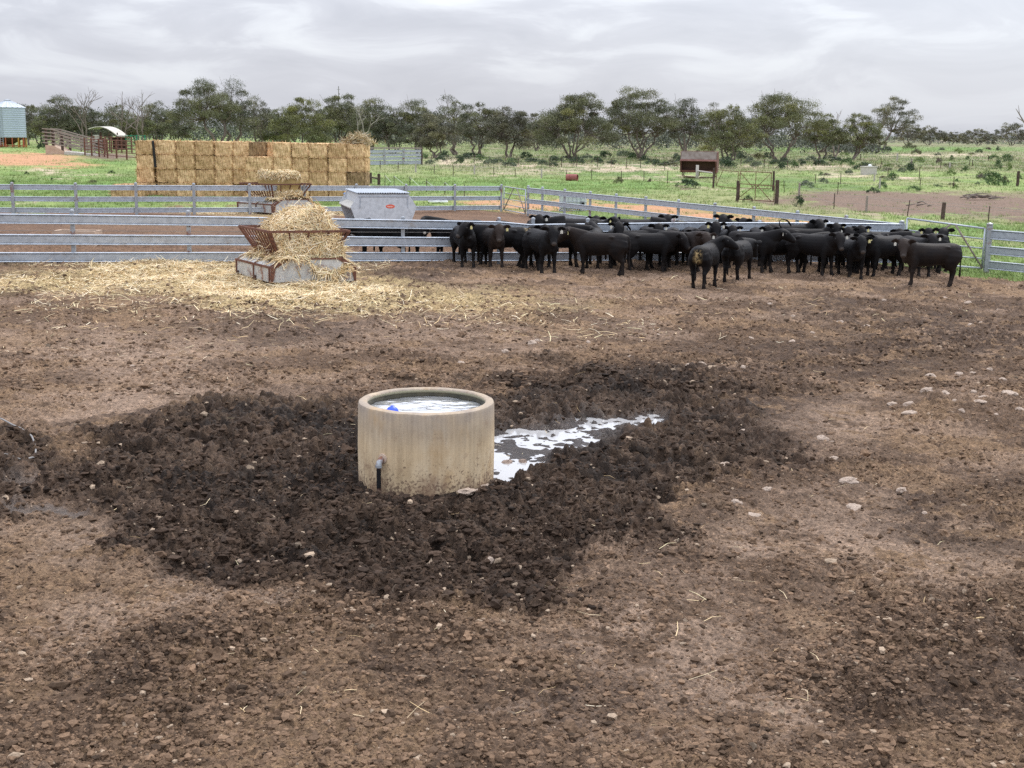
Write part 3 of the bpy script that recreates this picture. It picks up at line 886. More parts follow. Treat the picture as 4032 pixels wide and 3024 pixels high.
# ------------------------------------------------------------------ crumbs of soil lying on the yard
def ico(sub):
    bm = bmesh.new(); bmesh.ops.create_icosphere(bm, subdivisions=sub, radius=1.0)
    v = np.array([x.co[:] for x in bm.verts]); f = np.array([[l.index for l in x.verts] for x in bm.faces]); bm.free()
    return v, f
def soil_crumbs():
    rng = np.random.default_rng(8)
    V0, F0 = ico(1); V1, F1 = ico(2)
    allV = []; allF = []; allC = []; base = 0
    def scatter(n, r0, r1, s0, s1, V, F, expo):
        nonlocal base
        # even over the picture rather than over the ground, so that near and far carry a like number
        px = rng.uniform(-1100, 5600, n); py = rng.uniform(r0, r1, n)
        d = np.stack([(px - 2016) / FPX, -(py - 1512) / FPX, -np.ones(n)], -1) @ np.array(CM).T
        t = -CAM_H / d[:, 2]
        x = d[:, 0] * t; y = d[:, 1] * t
        z = ground_z(x, y)
        qx, qy = project(x, y, z)
        M, _, _ = masks(x, y, qx, qy)
        drift = fbm(x * 0.9 + 7, y * 0.9, 59, 3)
        p = np.clip((drift - 0.36) * 4.0, 0.34, 1) * (1 - 0.62 * M['dry']) + 0.5 * M['mud']
        ok = (rng.uniform(0, 1, n) < p) & (np.hypot(x - TROUGH.x, y - TROUGH.y) > 0.84) & (M['wet'] < 0.35) & (M['slick'] < 0.5) & (M['yard'] > 0.8)
        x, y, z = x[ok], y[ok], z[ok]; m_ = len(x)
        mud = M['mud'][ok]; mid = M['mid'][ok]
        s = s0 * (s1 / s0) ** (rng.uniform(0, 1, m_) ** expo)
        s *= 1 + 0.35 * mud
        k = len(V)
        W = V[None] * (1 + np.clip(rng.normal(0, 0.27, (m_, k, 1)), -0.6, 0.7))
        sc = np.stack([s * rng.uniform(0.7, 1.4, m_), s * rng.uniform(0.7, 1.4, m_), s * rng.uniform(0.5, 0.95, m_)], -1)
        W = W * sc[:, None, :]
        a = rng.uniform(0, 6.283, m_); ca, sa = np.cos(a)[:, None], np.sin(a)[:, None]
        X = W[..., 0] * ca - W[..., 1] * sa; Y = W[..., 0] * sa + W[..., 1] * ca
        Z = W[..., 2] + (rng.uniform(-0.9, 0.9, m_) * 0) [:, None]
        lift = s * rng.uniform(-0.25, 0.25, m_)
        vv = np.stack([X + x[:, None], Y + y[:, None], Z + (z + lift)[:, None]], -1).reshape(-1, 3)
        ff = (F[None] + (np.arange(m_) * k)[:, None, None]).reshape(-1, 3) + base
        base += m_ * k
        dryc = np.array([0.188, 0.122, 0.078]); darkc = np.array([0.058, 0.037, 0.025]); pale = np.array([0.38, 0.29, 0.21])
        w = np.clip(mud + 0.6 * mid + rng.normal(0, 0.16, m_), 0, 1)[:, None]
        c = dryc * (1 - w) + darkc * w
        c *= rng.uniform(0.62, 1.3, (m_, 1))
        pl = rng.uniform(0, 1, m_) < 0.025
        c[pl] = pale * rng.uniform(0.7, 1.2, (pl.sum(), 1))
        dk = rng.uniform(0, 1, m_) < 0.10
        c[dk] *= 0.4
        allV.append(vv); allF.append(ff); allC.append(np.repeat(c, k, 0))
    scatter(140000, 1180, 3060, 0.008, 0.034, V0, F0, 2.0)
    scatter(100000, 1900, 3060, 0.005, 0.016, V0, F0, 1.3)
    scatter(2000, 1300, 3060, 0.025, 0.060, V1, F1, 2.4)
    scatter(40000, 1060, 1560, 0.015, 0.05, V0, F0, 1.6)
    V = np.vstack(allV); F = np.vstack(allF); C = np.vstack(allC)
    me = np_mesh('soil_crumbs', V, F, 'clod', C, False)
    tag(link('soil_crumbs', me), 'crumbs and clods of brown soil scattered over the trampled yard', 'soil', kind='stuff')
soil_crumbs()

# ------------------------------------------------------------------ pale stones
def stones():
    rng = random.Random(4)
    lst = [(3811, 1212, 34), (3718, 1190, 26), (3929, 1232, 22), (3308, 1281, 42), (3417, 1288, 36), (3200, 1313, 24), (3122, 1242, 24), (2953, 1346, 28), (3119, 1363, 34), (2766, 1456, 34), (2929, 1471, 40), (2709, 1465, 28),
           (3823, 1293, 30), (3862, 1282, 20), (3664, 1489, 50), (3778, 1487, 34), (3826, 1485, 30), (3896, 1468, 30), (3941, 1507, 40), (3971, 1568, 84), (3646, 1572, 52), (3718, 1577, 52), (3580, 1611, 44), (3513, 1601, 38), (3857, 1602, 62), (3868, 1590, 44),
           (3995, 1547, 34), (3989, 1604, 38), (4014, 1634, 36), (3784, 1637, 30), (3580, 1644, 66), (2790, 1638, 50), (3236, 1742, 56), (3276, 1748, 24), (3284, 1812, 34), (2857, 1872, 56), (3339, 1917, 92), (3019, 1953, 40), (2899, 2008, 54), (2959, 2036, 66), (3363, 2001, 80),
           (3549, 1948, 44), (2929, 1715, 40), (1814, 1448, 38), (2096, 1360, 46), (2118, 1346, 30), (1987, 1392, 34), (2315, 1366, 28), (392, 1872, 104), (520, 1453, 26), (2060, 1815, 46), (1996, 1817, 56), (3480, 1200, 22), (3030, 1205, 22), (2590, 1330, 22), (2480, 1420, 24),
           (3360, 1420, 26), (3460, 1525, 26), (2650, 1760, 30), (3830, 1560, 30), (3760, 1600, 26), (3920, 1640, 26), (1350, 1640, 20), (1930, 2235, 40), (3640, 2030, 26)]
    grey = [(1838, 1972, 74), (1914, 1938, 46), (1962, 1925, 48), (1880, 1955, 30), (1800, 1985, 28)]
    V1, F1 = ico(3)
    mvar = []
    for i in range(7):
        w = V1.copy()
        for j in range(len(w)):
            q = Vector(w[j])
            k = 1 + 0.32 * mnoise.noise(q * 1.3 + Vector((i * 7, 0, 0))) + 0.12 * mnoise.noise(q * 3.4 + Vector((i * 3, 5, 0)))
            w[j] *= k
            w[j] = np.round(w[j] * 5.0) / 5.0 * 0.6 + w[j] * 0.4      # flat broken faces
        me = np_mesh('stone', w, F1, None); me.materials.append(MATS['stone'])
        mvar.append(me)
    for i, (px, py, wpx) in enumerate(lst + grey):
        g = G(px, py); s = wpx / FPX * g.y * 0.5
        o = link('stone', mvar[i % 7])
        fl = 0.4 if wpx > 60 else rng.uniform(0.5, 0.85)
        o.location = (g.x, g.y, gz(g.x, g.y) - s * fl * 0.16)
        o.scale = (s, s * rng.uniform(0.7, 1.0), s * fl)
        o.rotation_euler = (rng.uniform(-.25, .25), rng.uniform(-.25, .25), rng.uniform(0, 6.28))
        if i >= len(lst):
            tag(o, 'broken pale stone lying in the mud against the foot of the round trough', 'stone', 'pale stones by the round trough')
        elif (px, py) in ((2060, 1815), (1996, 1817)):
            tag(o, 'brown stone standing out of the shallow puddle beside the trough', 'stone', 'stones in the puddle')
            o.data = o.data.copy(); o.data.materials[0] = MATS['stone_dull']
        elif px == 392:
            tag(o, 'flat pale stone slab in dark mud, largest stone left of the trough', 'stone')
        elif px == 3339:
            tag(o, 'jagged white stone slab lying alone on brown soil, well right of the trough', 'stone')
        elif px == 3971:
            tag(o, 'long white stone, the biggest in the cluster at the right edge of the yard', 'stone')
        else:
            tag(o, 'small pale limestone lump lying on the trampled brown soil', 'stone', 'small pale stones scattered over the yard')
stones()

# ------------------------------------------------------------------ wire loop at the left edge of the yard
def hose_loop():
    px = [(-260, 1640), (-120, 1652), (0, 1676), (60, 1700), (110, 1730), (138, 1765), (140, 1795), (126, 1816), (70, 1836), (0, 1850), (-120, 1858), (-260, 1852)]
    pts = []
    for p in px:
        g = G(*p); pts.append(Vector((g.x, g.y, gz(g.x, g.y) + 0.05)))
    fine = []
    for i in range(len(pts) - 1):
        for k in range(6):
            t = k / 6
            p0, p1, p2, p3 = pts[max(i - 1, 0)], pts[i], pts[i + 1], pts[min(i + 2, len(pts) - 1)]
            fine.append(0.5 * ((2 * p1) + (p2 - p0) * t + (2 * p0 - 5 * p1 + 4 * p2 - p3) * t * t + (3 * p1 - p0 - 3 * p2 + p3) * t ** 3))
    zs = [gz(f.x, f.y) for f in fine]
    for i, f in enumerate(fine):
        nb = zs[max(0, i - 5):i + 6]
        f.z = sum(nb) / len(nb) + 0.045
    o = MB().tube(fine, 0.011, 8).build('poly_hose', 'hose', None, smooth=True)
    tag(o, 'thin grey hose curving over the mud left of the trough', 'hose')
hose_loop()
# ------------------------------------------------------------------ galvanised cattle rail fences
def rail_profile(h, d=0.05):
    k = d / 0.05
    return [(0.0, 0.0), (0.030 * k, 0.0), (0.047 * k, 0.03 * h), (0.050 * k, 0.075 * h), (0.043 * k, 0.125 * h), (0.028 * k, 0.15 * h), (0.018 * k, 0.165 * h), (0.018 * k, 0.19 * h), (0.026 * k, 0.205 * h), (0.030 * k, 0.22 * h),
            (0.030 * k, 0.78 * h), (0.026 * k, 0.795 * h), (0.018 * k, 0.81 * h), (0.018 * k, 0.835 * h), (0.028 * k, 0.85 * h), (0.043 * k, 0.875 * h), (0.050 * k, 0.925 * h), (0.045 * k, 0.97 * h), (0.030 * k, h), (0.0, h)]
def rail_fence(root, pts, rails, mat, off, thick=0.05, post_mat='galvanised_post', posts=None, post_w=0.10, post_h=1.45, cap=True, post_off=0.0, splice=None, hs=None):
    """pts: ground polyline; rails: (bottom, height) pairs; one rail mesh per run and height; each post its own part"""
    o = root.location
    for zb, h in rails:
        mb = MB()
        line = [Vector((p.x - o.x, p.y - o.y, p.z - o.z + zb * (hs[i] if hs else 1))) for i, p in enumerate(pts)]
        mb.sweep([(d + off, z) for d, z in rail_profile(h, thick)], line)
        mb.build('rail', mat, root, auto=30)
    for p in posts:
        q = Vector((p.x - o.x, p.y - o.y, p.z - o.z))
        mb = MB()
        t = 0.0
        mb.box((q.x, q.y + post_off, q.z + post_h / 2 - 0.2), (post_w, post_w, post_h + 0.4))
        if cap:
            mb.lathe([(post_w * 0.62, post_h), (post_w * 0.64, post_h + 0.025), (post_w * 0.50, post_h + 0.055), (0.002, post_h + 0.07)], (q.x, q.y + post_off, q.z), n=12)
        mb.build('post', post_mat, root, auto=30)
def along(pts, px_list, z, hz):
    """points of the polyline that show at the given picture columns"""
    out = []
    cum = []
    for i in range(len(pts) - 1):
        for k in range(60):
            t = k / 60; p = pts[i].lerp(pts[i + 1], t); cum.append(p)
    cum.append(pts[-1])
    xs = [project(np.array(p.x), np.array(p.y), np.array(p.z + z))[0] for p in cum]
    for px in px_list:
        i = int(np.argmin([abs(float(x) - px) for x in xs])); q = cum[i].copy(); q.z = tz(q.x, q.y); out.append(q)
    return out
NEAR_Z = 1.42
near_px = [(-420, 838), (280, 845.5), (895, 855), (1500, 867), (1960, 876.5), (2082, 890), (2180, 887.5), (2660, 879.5), (3100, 878), (3540, 882)]
near_gx = [-420, 280, 895, 1500, 1960, 2082, 2180, 2660, 3100, 3540]
near_gy = [1047, 1045, 1042, 1040, 1038, 1037, 1037, 1037, 1040, 1046]
near_pts = [G(px, py) for px, py in zip(near_gx, near_gy)]
near_h = [(p.y, at_depth(px, py, p.y).z - p.z) for (px, py), p in zip(near_px, near_pts)]
near_hs = [h / NEAR_Z for _, h in near_h]
def fence_y(x):
    return float(np.interp(x, [p.x for p in near_pts], [p.y for p in near_pts]))
NEAR_RAILS = [(0.09, 0.27), (0.575, 0.285), (1.15, 0.27)]
def build_near():
    root = thing('cattle_fence', 'long galvanised three rail cattle fence crossing the yard behind the hay feeder', 'fence', near_pts[4])
    posts = along(near_pts, [-190, 276, 742, 1158, 1584, 1965, 2100, 2314, 2652, 2990, 3268], 1.42, 0)
    rail_fence(root, near_pts, NEAR_RAILS, 'galvanised', 0.0, 0.065, posts=posts[:4], post_h=1.43, post_off=0.06, post_mat='galvanised_post', hs=near_hs)
    rail_fence(root, near_pts, [], 'galvanised', 0.0, 0.065, posts=posts[4:], post_h=1.31, post_off=0.06, post_mat='galvanised_post')
    end = near_pts[-1]
    q = end - root.location
    MB().box((q.x, q.y + 0.02, q.z + 0.50), (0.13, 0.13, 1.80)).lathe([(0.085, 1.4), (0.085, 1.43), (0.002, 1.46)], (q.x, q.y + 0.02, q.z), n=12).build('post', 'galvanised_post', root, auto=30)
    o = root.location
    rp = [Vector((p.x - o.x, p.y - o.y + 0.035, p.z - o.z + 0.92)) for p in near_pts]
    MB().tube(rp, 0.006, 5).build('wire', 'wire', root)
    for px, z in ((1697, 1.02), (1673, 0.90), (2240, 0.98)):
        p = along(near_pts, [px], 1.0, 0)[0] - root.location
        MB().lathe([(0.03, -0.03), (0.045, 0.0), (0.03, 0.035), (0.01, 0.04)], (p.x, p.y - 0.0, p.z + z), n=10).build('insulator', 'post_pale', root, smooth=True)
build_near()

FAR_RAILS = [(0.10, 0.20), (0.555, 0.20), (1.02, 0.215)]
far_px = [(-420, 722), (300, 728), (984, 731), (1600, 732), (1975, 733)]
far_pts = [G(px, py, 1.235) for px, py in far_px]
def build_far():
    root = thing('cattle_fence', 'galvanised three rail fence along the back of the yard in front of the hay stack', 'fence', far_pts[2])
    posts = along(far_pts, [-200, 50, 303, 538, 763, 984, 1197, 1402, 1601, 1792, 1975], 1.2, 0)
    rail_fence(root, far_pts, FAR_RAILS, 'galvanised', 0.0, 0.05, posts=posts, post_h=1.27, post_off=-0.10, post_w=0.105, post_mat='galvanised_post')
build_far()
diag_top = [(2080, 742), (2136, 750), (2225, 759), (2324, 767), (2428, 778), (2543, 789), (2674, 801), (2813, 810), (2967, 822), (3139, 836), (3332, 851), (3542, 872)]
def build_diag():
    a = G(2080, 746, 1.235)
    end = near_pts[-1] + Vector((0.3, 0.5, 0))
    b = end.copy()
    pts = [a.lerp(b, t) for t in (0, 0.2, 0.4, 0.6, 0.8, 1.0)]
    for p in pts: p.z = tz(p.x, p.y)
    root = thing('cattle_fence', 'galvanised rail fence running slantwise beside the green paddock behind the cattle', 'fence', pts[2])
    posts = along(pts, [t[0] for t in diag_top[:-1]], 1.3, 0)
    rails = [(0.12, 0.21), (0.60, 0.21), (1.09, 0.235)]
    rail_fence(root, pts, rails, 'galvanised_dull', 0.05, 0.055, posts=posts, post_h=1.36, post_w=0.11, post_mat='galvanised_post')
build_diag()
gate_hinge = G(3882, 1072)
def pipe_gate(name, label, p, q, zb, zt, bars, brace, r, mat, brace_mat, rise=0.0, group=None):
    o = thing(name, label, 'gate', p, 0, group)
    d = q - p
    a, b = Vector((0, 0, zb)), Vector((0, 0, zt)); c, e_ = Vector((d.x, d.y, d.z + zt + rise)), Vector((d.x, d.y, d.z + zb))
    MB().tube([a, b], r, 8).tube([b, c], r, 8).tube([c, e_], r, 8).tube([e_, a], r, 8).build('frame', mat, o, smooth=True)
    for z in bars:
        t = (z - zb) / (zt - zb)
        MB().tube([a.lerp(b, t), e_.lerp(c, t)], r * 0.72, 8).build('bar', mat, o, smooth=True)
    for s, t in brace:
        P = (a, b, c, e_)
        def pt(k):
            return P[k] if isinstance(k, int) else (b.lerp(c, k[1]) if k[0] == 't' else (a.lerp(e_, k[1]) if k[0] == 'b' else a.lerp(b, k[1])))
        off = Vector((0, -r * 1.6, 0))
        MB().tube([pt(s) + off, pt(t) + off], r * 0.9, 8).build('brace', brace_mat, o, smooth=True)
    return o
def build_gates():
    p = near_pts[-1] + Vector((0.15, -0.02, 0)); q = gate_hinge + Vector((-0.12, 0.05, 0))
    pipe_gate('pipe_gate', 'wide galvanised pipe gate with rusty V braces at the right end of the yard', p, q, 0.12, 1.52, (0.46, 0.82, 1.15), ((0, ('t', 0.56)), (('t', 0.62), 3)), 0.030, 'galvanised_dull', 'rust_pale', rise=-0.17)
    p = far_pts[-1] + Vector((0.12, 0, 0)); q = G(2080, 746, 1.235) + Vector((-0.12, 0, 0))
    pipe_gate('pipe_gate', 'small pipe gate with an A shaped brace in the far corner of the yard', p, q, 0.10, 1.22, (0.37, 0.64, 0.92), ((0, ('t', 0.46)), (('t', 0.60), 3)), 0.026, 'galvanised_dull', 'rust_pale')
    pts = [gate_hinge, G(4200, 1105), G(4700, 1160)]
    d = (pts[1] - pts[0]).normalized()
    pts = [gate_hinge + d * 0.02, gate_hinge + d * 4, gate_hinge + d * 12]
    for k in pts: k.z = tz(k.x, k.y)
    root = thing('cattle_fence', 'galvanised rail fence running on from the wide gate at the right edge', 'fence', gate_hinge)
    rail_fence(root, pts, [(0.10, 0.27), (0.555, 0.27), (1.02, 0.31)], 'galvanised_dull', -0.02, 0.055, posts=[gate_hinge + d * 3.3, gate_hinge + d * 6.6, gate_hinge + d * 10], post_h=1.36)
    MB().box((0, 0, 0.55), (0.15, 0.15, 1.85)).lathe([(0.10, 1.475), (0.10, 1.51), (0.002, 1.55)], (0, 0, 0), n=12).build('post', 'galvanised_post', root, auto=30)
    # painted yard panels at the right hand end of the hay stack
    a = G(1432, 652); b = G(1660, 648)
    root = thing('cattle_fence', 'pale blue grey rail fence panels standing to the right behind the hay stack', 'fence', a)
    L = [a, a.lerp(b, .5), b]
    rail_fence(root, L, [(0.05, 0.42), (0.58, 0.28), (0.96, 0.28), (1.36, 0.30)], 'galvanised_dull', 0.0, 0.06, posts=[a, a.lerp(b, .35), a.lerp(b, .68)], post_h=1.75, post_w=0.22, cap=False, post_off=-0.1, post_mat='galvanised_post')
    q = b - a
    MB().tube([(q.x, q.y, -0.1), (q.x, q.y, 1.95)], 0.12, 8).build('end_post', 'post_dark', root)
    top = MB(); top.bar((0, 0, 1.88), (q.x, q.y, q.z + 1.82), 0.16, 0.16); top.build('top_rail', 'timber_grey', root)
build_gates()

# ------------------------------------------------------------------ paddock gates of rusty pipe
def build_rusty_gates():
    P1 = G(2808, 737); P2 = G(2904, 748); P3 = G(3043, 752); P4 = G(2902, 794); P5 = G(3056, 804)
    def h(px, top, p): return 1.0
    pipe_gate('paddock_gate', 'rusty pipe gate standing half open behind the rusty feeder bin', P1 + Vector((0.2, 0, 0)), P2, 0.1, 1.30, (), ((0, ('t', 0.3)),), 0.024, 'rust', 'rust')
    pipe_gate('paddock_gate', 'larger rusty pipe gate with crossed braces, the middle one of three', P2 + Vector((0.15, 0, 0)), P3 + Vector((-0.15, 0, 0)), 0.15, 1.34, (), ((('l', 0.9), ('b', 0.45)), (('t', 1.0), ('b', 0.5)), (('t', 0.5), ('b', 0.5))), 0.024, 'rust', 'rust', rise=-0.05)
    pipe_gate('paddock_gate', 'rusty pipe gate with diagonal braces, in front of the other two', P4 + Vector((0.12, 0, 0)), P5 + Vector((-0.15, 0, 0)), 0.15, 1.08, (), ((('l', 0.12), ('t', 0.45)), (('t', 0.46), ('b', 0.46)), (('t', 0.5), ('b', 0.92))), 0.024, 'rust', 'rust', rise=-0.02)
    for i, (p, hh, r, lab) in enumerate(((P1, 1.42, 0.085, 'thick dark gate post holding the half open rusty gate'), (P3, 1.40, 0.085, 'dark post at the right end of the middle rusty gate'),
                                         (P4, 1.25, 0.10, 'short thick dark post at the left end of the front rusty gate'), (P5, 1.42, 0.125, 'thickest dark post at the right end of the front rusty gate'))):
        o = MB().tube([(0, 0, -0.3), (0.02, 0, hh * 0.5), (0, 0, hh)], [r, r * 0.95, r * 0.9], 9).build('gate_post', 'post_dark', None, auto=40)
        o.location = p; tag(o, lab, 'post', 'dark posts of the rusty gates')
build_rusty_gates()

# ------------------------------------------------------------------ wire fences on steel pickets
def wire_fence(label, posts, wires=(0.35, 0.7, 1.0), sag=0.0, wire_mat='wire'):
    """posts: (px, top, bottom[, kind[, lean]])"""
    first = G(posts[0][0], posts[0][2])
    root = thing('wire_fence', label, 'fence', first)
    tops = []
    for p in posts:
        g = G(p[0], p[2]); kind = p[3] if len(p) > 3 else ''
        dist = g.y
        hgt = (p[2] - p[1]) * dist / FPX
        hgt = max(0.8, min(hgt, 1.9))
        lean = (p[4] if len(p) > 4 else 0) * dist / FPX
        r = {'': 0.032, 'w': 0.07, 't': 0.11, 'p': 0.06}[kind] * max(1.0, dist / 90)
        mat = {'': 'post_dark', 'w': 'timber_grey', 't': 'post_dark', 'p': 'post_pale'}[kind]
        b = g - first
        t = Vector((b.x + lean, b.y, b.z + hgt))
        if kind in ('w', 't', 'p'):
            MB().tube([b - Vector((0, 0, 0.2)), t], [r, r * 0.92], 8).build('post', mat, root)
        else:
            mb = MB()                                # Y section star picket
            for k in range(3):
                a = k * 2.0944
                mb.bar(b + Vector((math.cos(a) * r * 0.5, math.sin(a) * r * 0.5, -0.2)), t + Vector((math.cos(a) * r * 0.5, math.sin(a) * r * 0.5, 0)), r * 0.9, r * 0.35, (math.cos(a), math.sin(a), 0))
            mb.build('post', mat, root)
        tops.append((b, t))
    for w in wires:
        pts = []
        for i, (b, t) in enumerate(tops):
            q = b.lerp(t, min(w / max(t.z - b.z, .1), 0.97))
            if i and sag:
                mid = (pts[-1] + q) / 2; mid.z -= sag; mid.x += sag * 0.25; pts.append(mid)
            pts.append(q)
        if len(pts) > 1:
            MB().tube(pts, 0.006 if sag == 0 else 0.012, 4).build('wire', wire_mat, root)
    return root
wire_fence('sagging white tape fence on short pickets behind the back rail fence', [(1516, 700, 734), (1552, 699, 738), (1614, 704, 744), (1679, 705, 762), (1752, 718, 768), (1828, 728, 792)], (0.75,), 0.45, 'wire_pale')
wire_fence('wire fence on steel pickets crossing the green paddock past the red drum', [(1497, 633, 671), (1568, 640, 675), (1637, 645, 681, 'p'), (1710, 650, 684), (1785, 654, 688), (1868, 656, 686, 'p'), (1944, 660, 694), (2033, 665, 701, '', -6), (2132, 665, 703, 'p'), (2230, 669, 707), (2329, 669, 706), (2446, 675, 710), (2535, 675, 711), (2628, 677, 724), (2808, 690, 737)])
wire_fence('far wire fence along the edge of the dark scrub under the trees', [(1700, 610, 640), (1760, 612, 642), (1811, 610, 642), (1867, 612, 646), (1926, 616, 650), (1990, 620, 656), (2040, 624, 656), (2165, 618, 658), (2211, 616, 658), (2271, 612, 658), (2353, 620, 662), (2406, 624, 658), (2467, 628, 662), (2522, 629, 664), (2617, 637, 672), (2679, 629, 656), (2917, 624, 656), (3009, 627, 656), (3100, 633, 662), (3221, 620, 650), (3387, 606, 633), (3532, 604, 635, 'p'), (3588, 625, 650, 'w')])
wire_fence('wire fence beside the bare brown patch, running from the rusty gates to the right', [(3145, 722, 785, 'w'), (3283, 762, 823), (3411, 772, 829, 'w'), (3571, 789, 852, '', 7), (3710, 798, 865, 't', 3), (3890, 813, 882, '', 1), (4130, 840, 905)])
wire_fence('wire fence on steel pickets in the weeds behind the bare brown patch', [(3089, 714, 756, '', -5), (3298, 718, 766), (3463, 707, 743, 'p'), (3622, 703, 743), (3754, 697, 735), (3908, 686, 727), (4006, 675, 732, 't')])
wire_fence('short wire fence near the pale concrete tank in the weeds', [(3210, 686, 726), (3309, 682, 724), (3442, 692, 718, 'p'), (3495, 661, 697), (3619, 659, 705)])
wire_fence('broken line of leaning pickets in the scrubby weeds behind the concrete tank', [(3462, 635, 668, '', 9), (3704, 629, 659), (3739, 643, 665, 'p'), (3817, 640, 655), (3828, 631, 656), (3891, 612, 634)])
o = wire_fence('low timber rail on two dark posts behind the galvanised grain feeder', [(1459, 684, 724, 't'), (1492, 688, 730, 't')], ())
_a = G(1459, 724); _b = G(1492, 730); _d = _b - _a
MB().bar((0, 0, 0.48), (_d.x, _d.y, 0.46), 0.08, 0.10).build('rail', 'post_dark', o)
# ------------------------------------------------------------------ hay feeders
def build_hay_feeder():
    """local frame: y = 0 is the near end plate, trough runs away along +y"""
    W, L = 2.10, 2.25
    o = thing('hay_feeder', 'rusty rack hay feeder on a galvanised base in front of the near fence', 'hay feeder', (0, 0, 0))
    zb, z1, z2 = 0.10, 0.46, 0.66
    w2 = W / 2 - 0.33
    prof = [(-W / 2, zb), (-W / 2, z1), (-w2, z2), (w2, z2), (W / 2, z1), (W / 2, zb)]
    # long galvanised side panels with a sloping shoulder, open on top
    for s in (-1, 1):
        mb = MB(); t = 0.02
        a = [(s * W / 2, zb), (s * W / 2, z1), (s * w2, z2), (s * (w2 - t), z2 - t), (s * (W / 2 - t), z1 - t * .4), (s * (W / 2 - t), zb)]
        vs = [(x, y, z) for y in (0.02, L - 0.02) for x, z in a]
        n = 6
        mb.add(vs, [(i, (i + 1) % n, (i + 1) % n + n, i + n) for i in range(n)] + [tuple(range(n)), tuple(range(2 * n - 1, n - 1, -1))])
        mb.build('side_panel', 'galvanised_stained', o)
        e_ = MB()
        for y in (0.05, 1.05, L - 0.05):
            e_.bar((s * (W / 2 + .012), y, zb), (s * (W / 2 + .012), y, z1), 0.025, 0.05, (0, 1, 0)); e_.bar((s * (W / 2 + .008), y, z1 + .008), (s * (w2 - .005), y, z2 + .012), 0.07, 0.022, (0, 0, 1))
        e_.bar((s * (W / 2 + .006), 0.0, z1 + .006), (s * (W / 2 + .006), L, z1 + .006), 0.05, 0.05); e_.bar((s * w2, 0, z2 + .012), (s * w2, L, z2 + .012), 0.06, 0.05)
        e_.build('edge_angle', 'rust', o)
        r = MB(); r.add([(s * (W / 2 + .004), 0.1, z1 + .03), (s * (w2 + .02), 0.1, z2 + .022), (s * (w2 + .02), .75, z2 + .022), (s * (W / 2 + .004), .75, z1 + .03)], [(0, 1, 2, 3)])
    for y, nm in ((0.0, 'end_plate'), (L, 'end_plate')):
        mb = MB(); t = 0.012
        vs = [(x, yy, z) for yy in (y - t, y + t) for x, z in prof]
        n = 6
        mb.add(vs, [tuple(range(n)), tuple(range(2 * n - 1, n - 1, -1))] + [(i, i + n, (i + 1) % n + n, (i + 1) % n) for i in range(n)])
        mb.build(nm, 'galvanised_stained', o)
        c = MB()
        yy = y - 0.02 if y == 0 else y + 0.02
        for s in (-1, 1):                        # rusty folded corners
            vs = [(s * (W / 2 + .004), yy - t, zb), (s * (W / 2 + .004), yy - t, z1), (s * w2, yy - t, z2 + .01), (s * (w2 - .16), yy - t, z2 + .01), (s * (W / 2 - .12), yy - t, z1 - .02), (s * (W / 2 - .045), yy - t, zb)]
            vs += [(x, q + t, z) for x, q, z in vs]
            c.add(vs, [tuple(range(6)), tuple(range(11, 5, -1))] + [(i, i + 6, (i + 1) % 6 + 6, (i + 1) % 6) for i in range(6)])
        c.bar((-w2, yy, z2 + .004), (w2, yy, z2 + .004), 0.03, 0.035)
        c.build('corner_plate', 'rust', o)
    MB().box((0, L / 2, zb + 0.03), (W - 0.06, L - 0.06, 0.03)).build('floor', 'rust_dark', o)
    sk = MB()
    for x in (-W / 2 + 0.12, 0.05, W / 2 - 0.12):
        sk.box((x, L / 2, 0.03), (0.10, L - 0.2, 0.14))
    for y in (0.95, 2.1):
        sk.box((-W / 2 - 0.005, y, 0.06), (0.06, 0.09, 0.26))
    sk.build('skid', 'rust_dark', o)
    # rack: top frame wider than the bottom frame, sloping bars between
    zt = 1.32; tw, bw = 0.98, 0.62
    y0t, y1t, y0b, y1b = 0.16, L - 0.10, 0.50, L - 0.50
    zbm = 0.60
    T = [(-tw, y0t), (tw, y0t), (tw, y1t), (-tw, y1t)]; B = [(-bw, y0b), (bw, y0b), (bw, y1b), (-bw, y1b)]
    fr = MB()
    for i in range(4):
        a, b = T[i], T[(i + 1) % 4]; fr.bar((a[0], a[1], zt), (b[0], b[1], zt), 0.055, 0.055)
        fr.bar((T[i][0], T[i][1], zt), (B[i][0], B[i][1], zbm), 0.055, 0.055)
        a, b = B[i], B[(i + 1) % 4]; fr.bar((a[0], a[1], zbm), (b[0], b[1], zbm), 0.05, 0.05)
    fr.build('rack_frame', 'rust', o)
    def bars(i, ks, short=None):
        a, b = Vector(T[i] + (zt,)), Vector(T[(i + 1) % 4] + (zt,)); c, d = Vector(B[i] + (zbm,)), Vector(B[(i + 1) % 4] + (zbm,))
        for j, k in enumerate(ks):
            p = a.lerp(b, k); q = c.lerp(d, k)
            if short and j in short: q = p.lerp(q, short[j])
            MB().bar(p, q, 0.032, 0.032).build('rack_bar', 'rust', o)
    bars(3, [.10, .20, .30, .40, .50, .60, .70, .80, .90])
    bars(1, [.10, .20, .30, .40, .50, .60, .70, .80, .90])
    bars(0, [.24, .49, .74], {1: 0.42, 2: 0.5})
    bars(2, [.2, .4, .6, .8])
    return o
FEED1 = G(1235, 1130)
hay_feeder = build_hay_feeder()
hay_feeder.location = G(1066, 1129) + Vector((1.05 * math.cos(R(18)), 1.05 * math.sin(R(18)), 0.0))
hay_feeder.rotation_euler = (0, 0, R(18))
F2 = G(1087, 850)
feeder2 = dup(hay_feeder, G(1165, 848) + Vector((-0.1, 0.3, 0)), R(38), 'rusty rack hay feeder near the back fence, with a square bale on it')

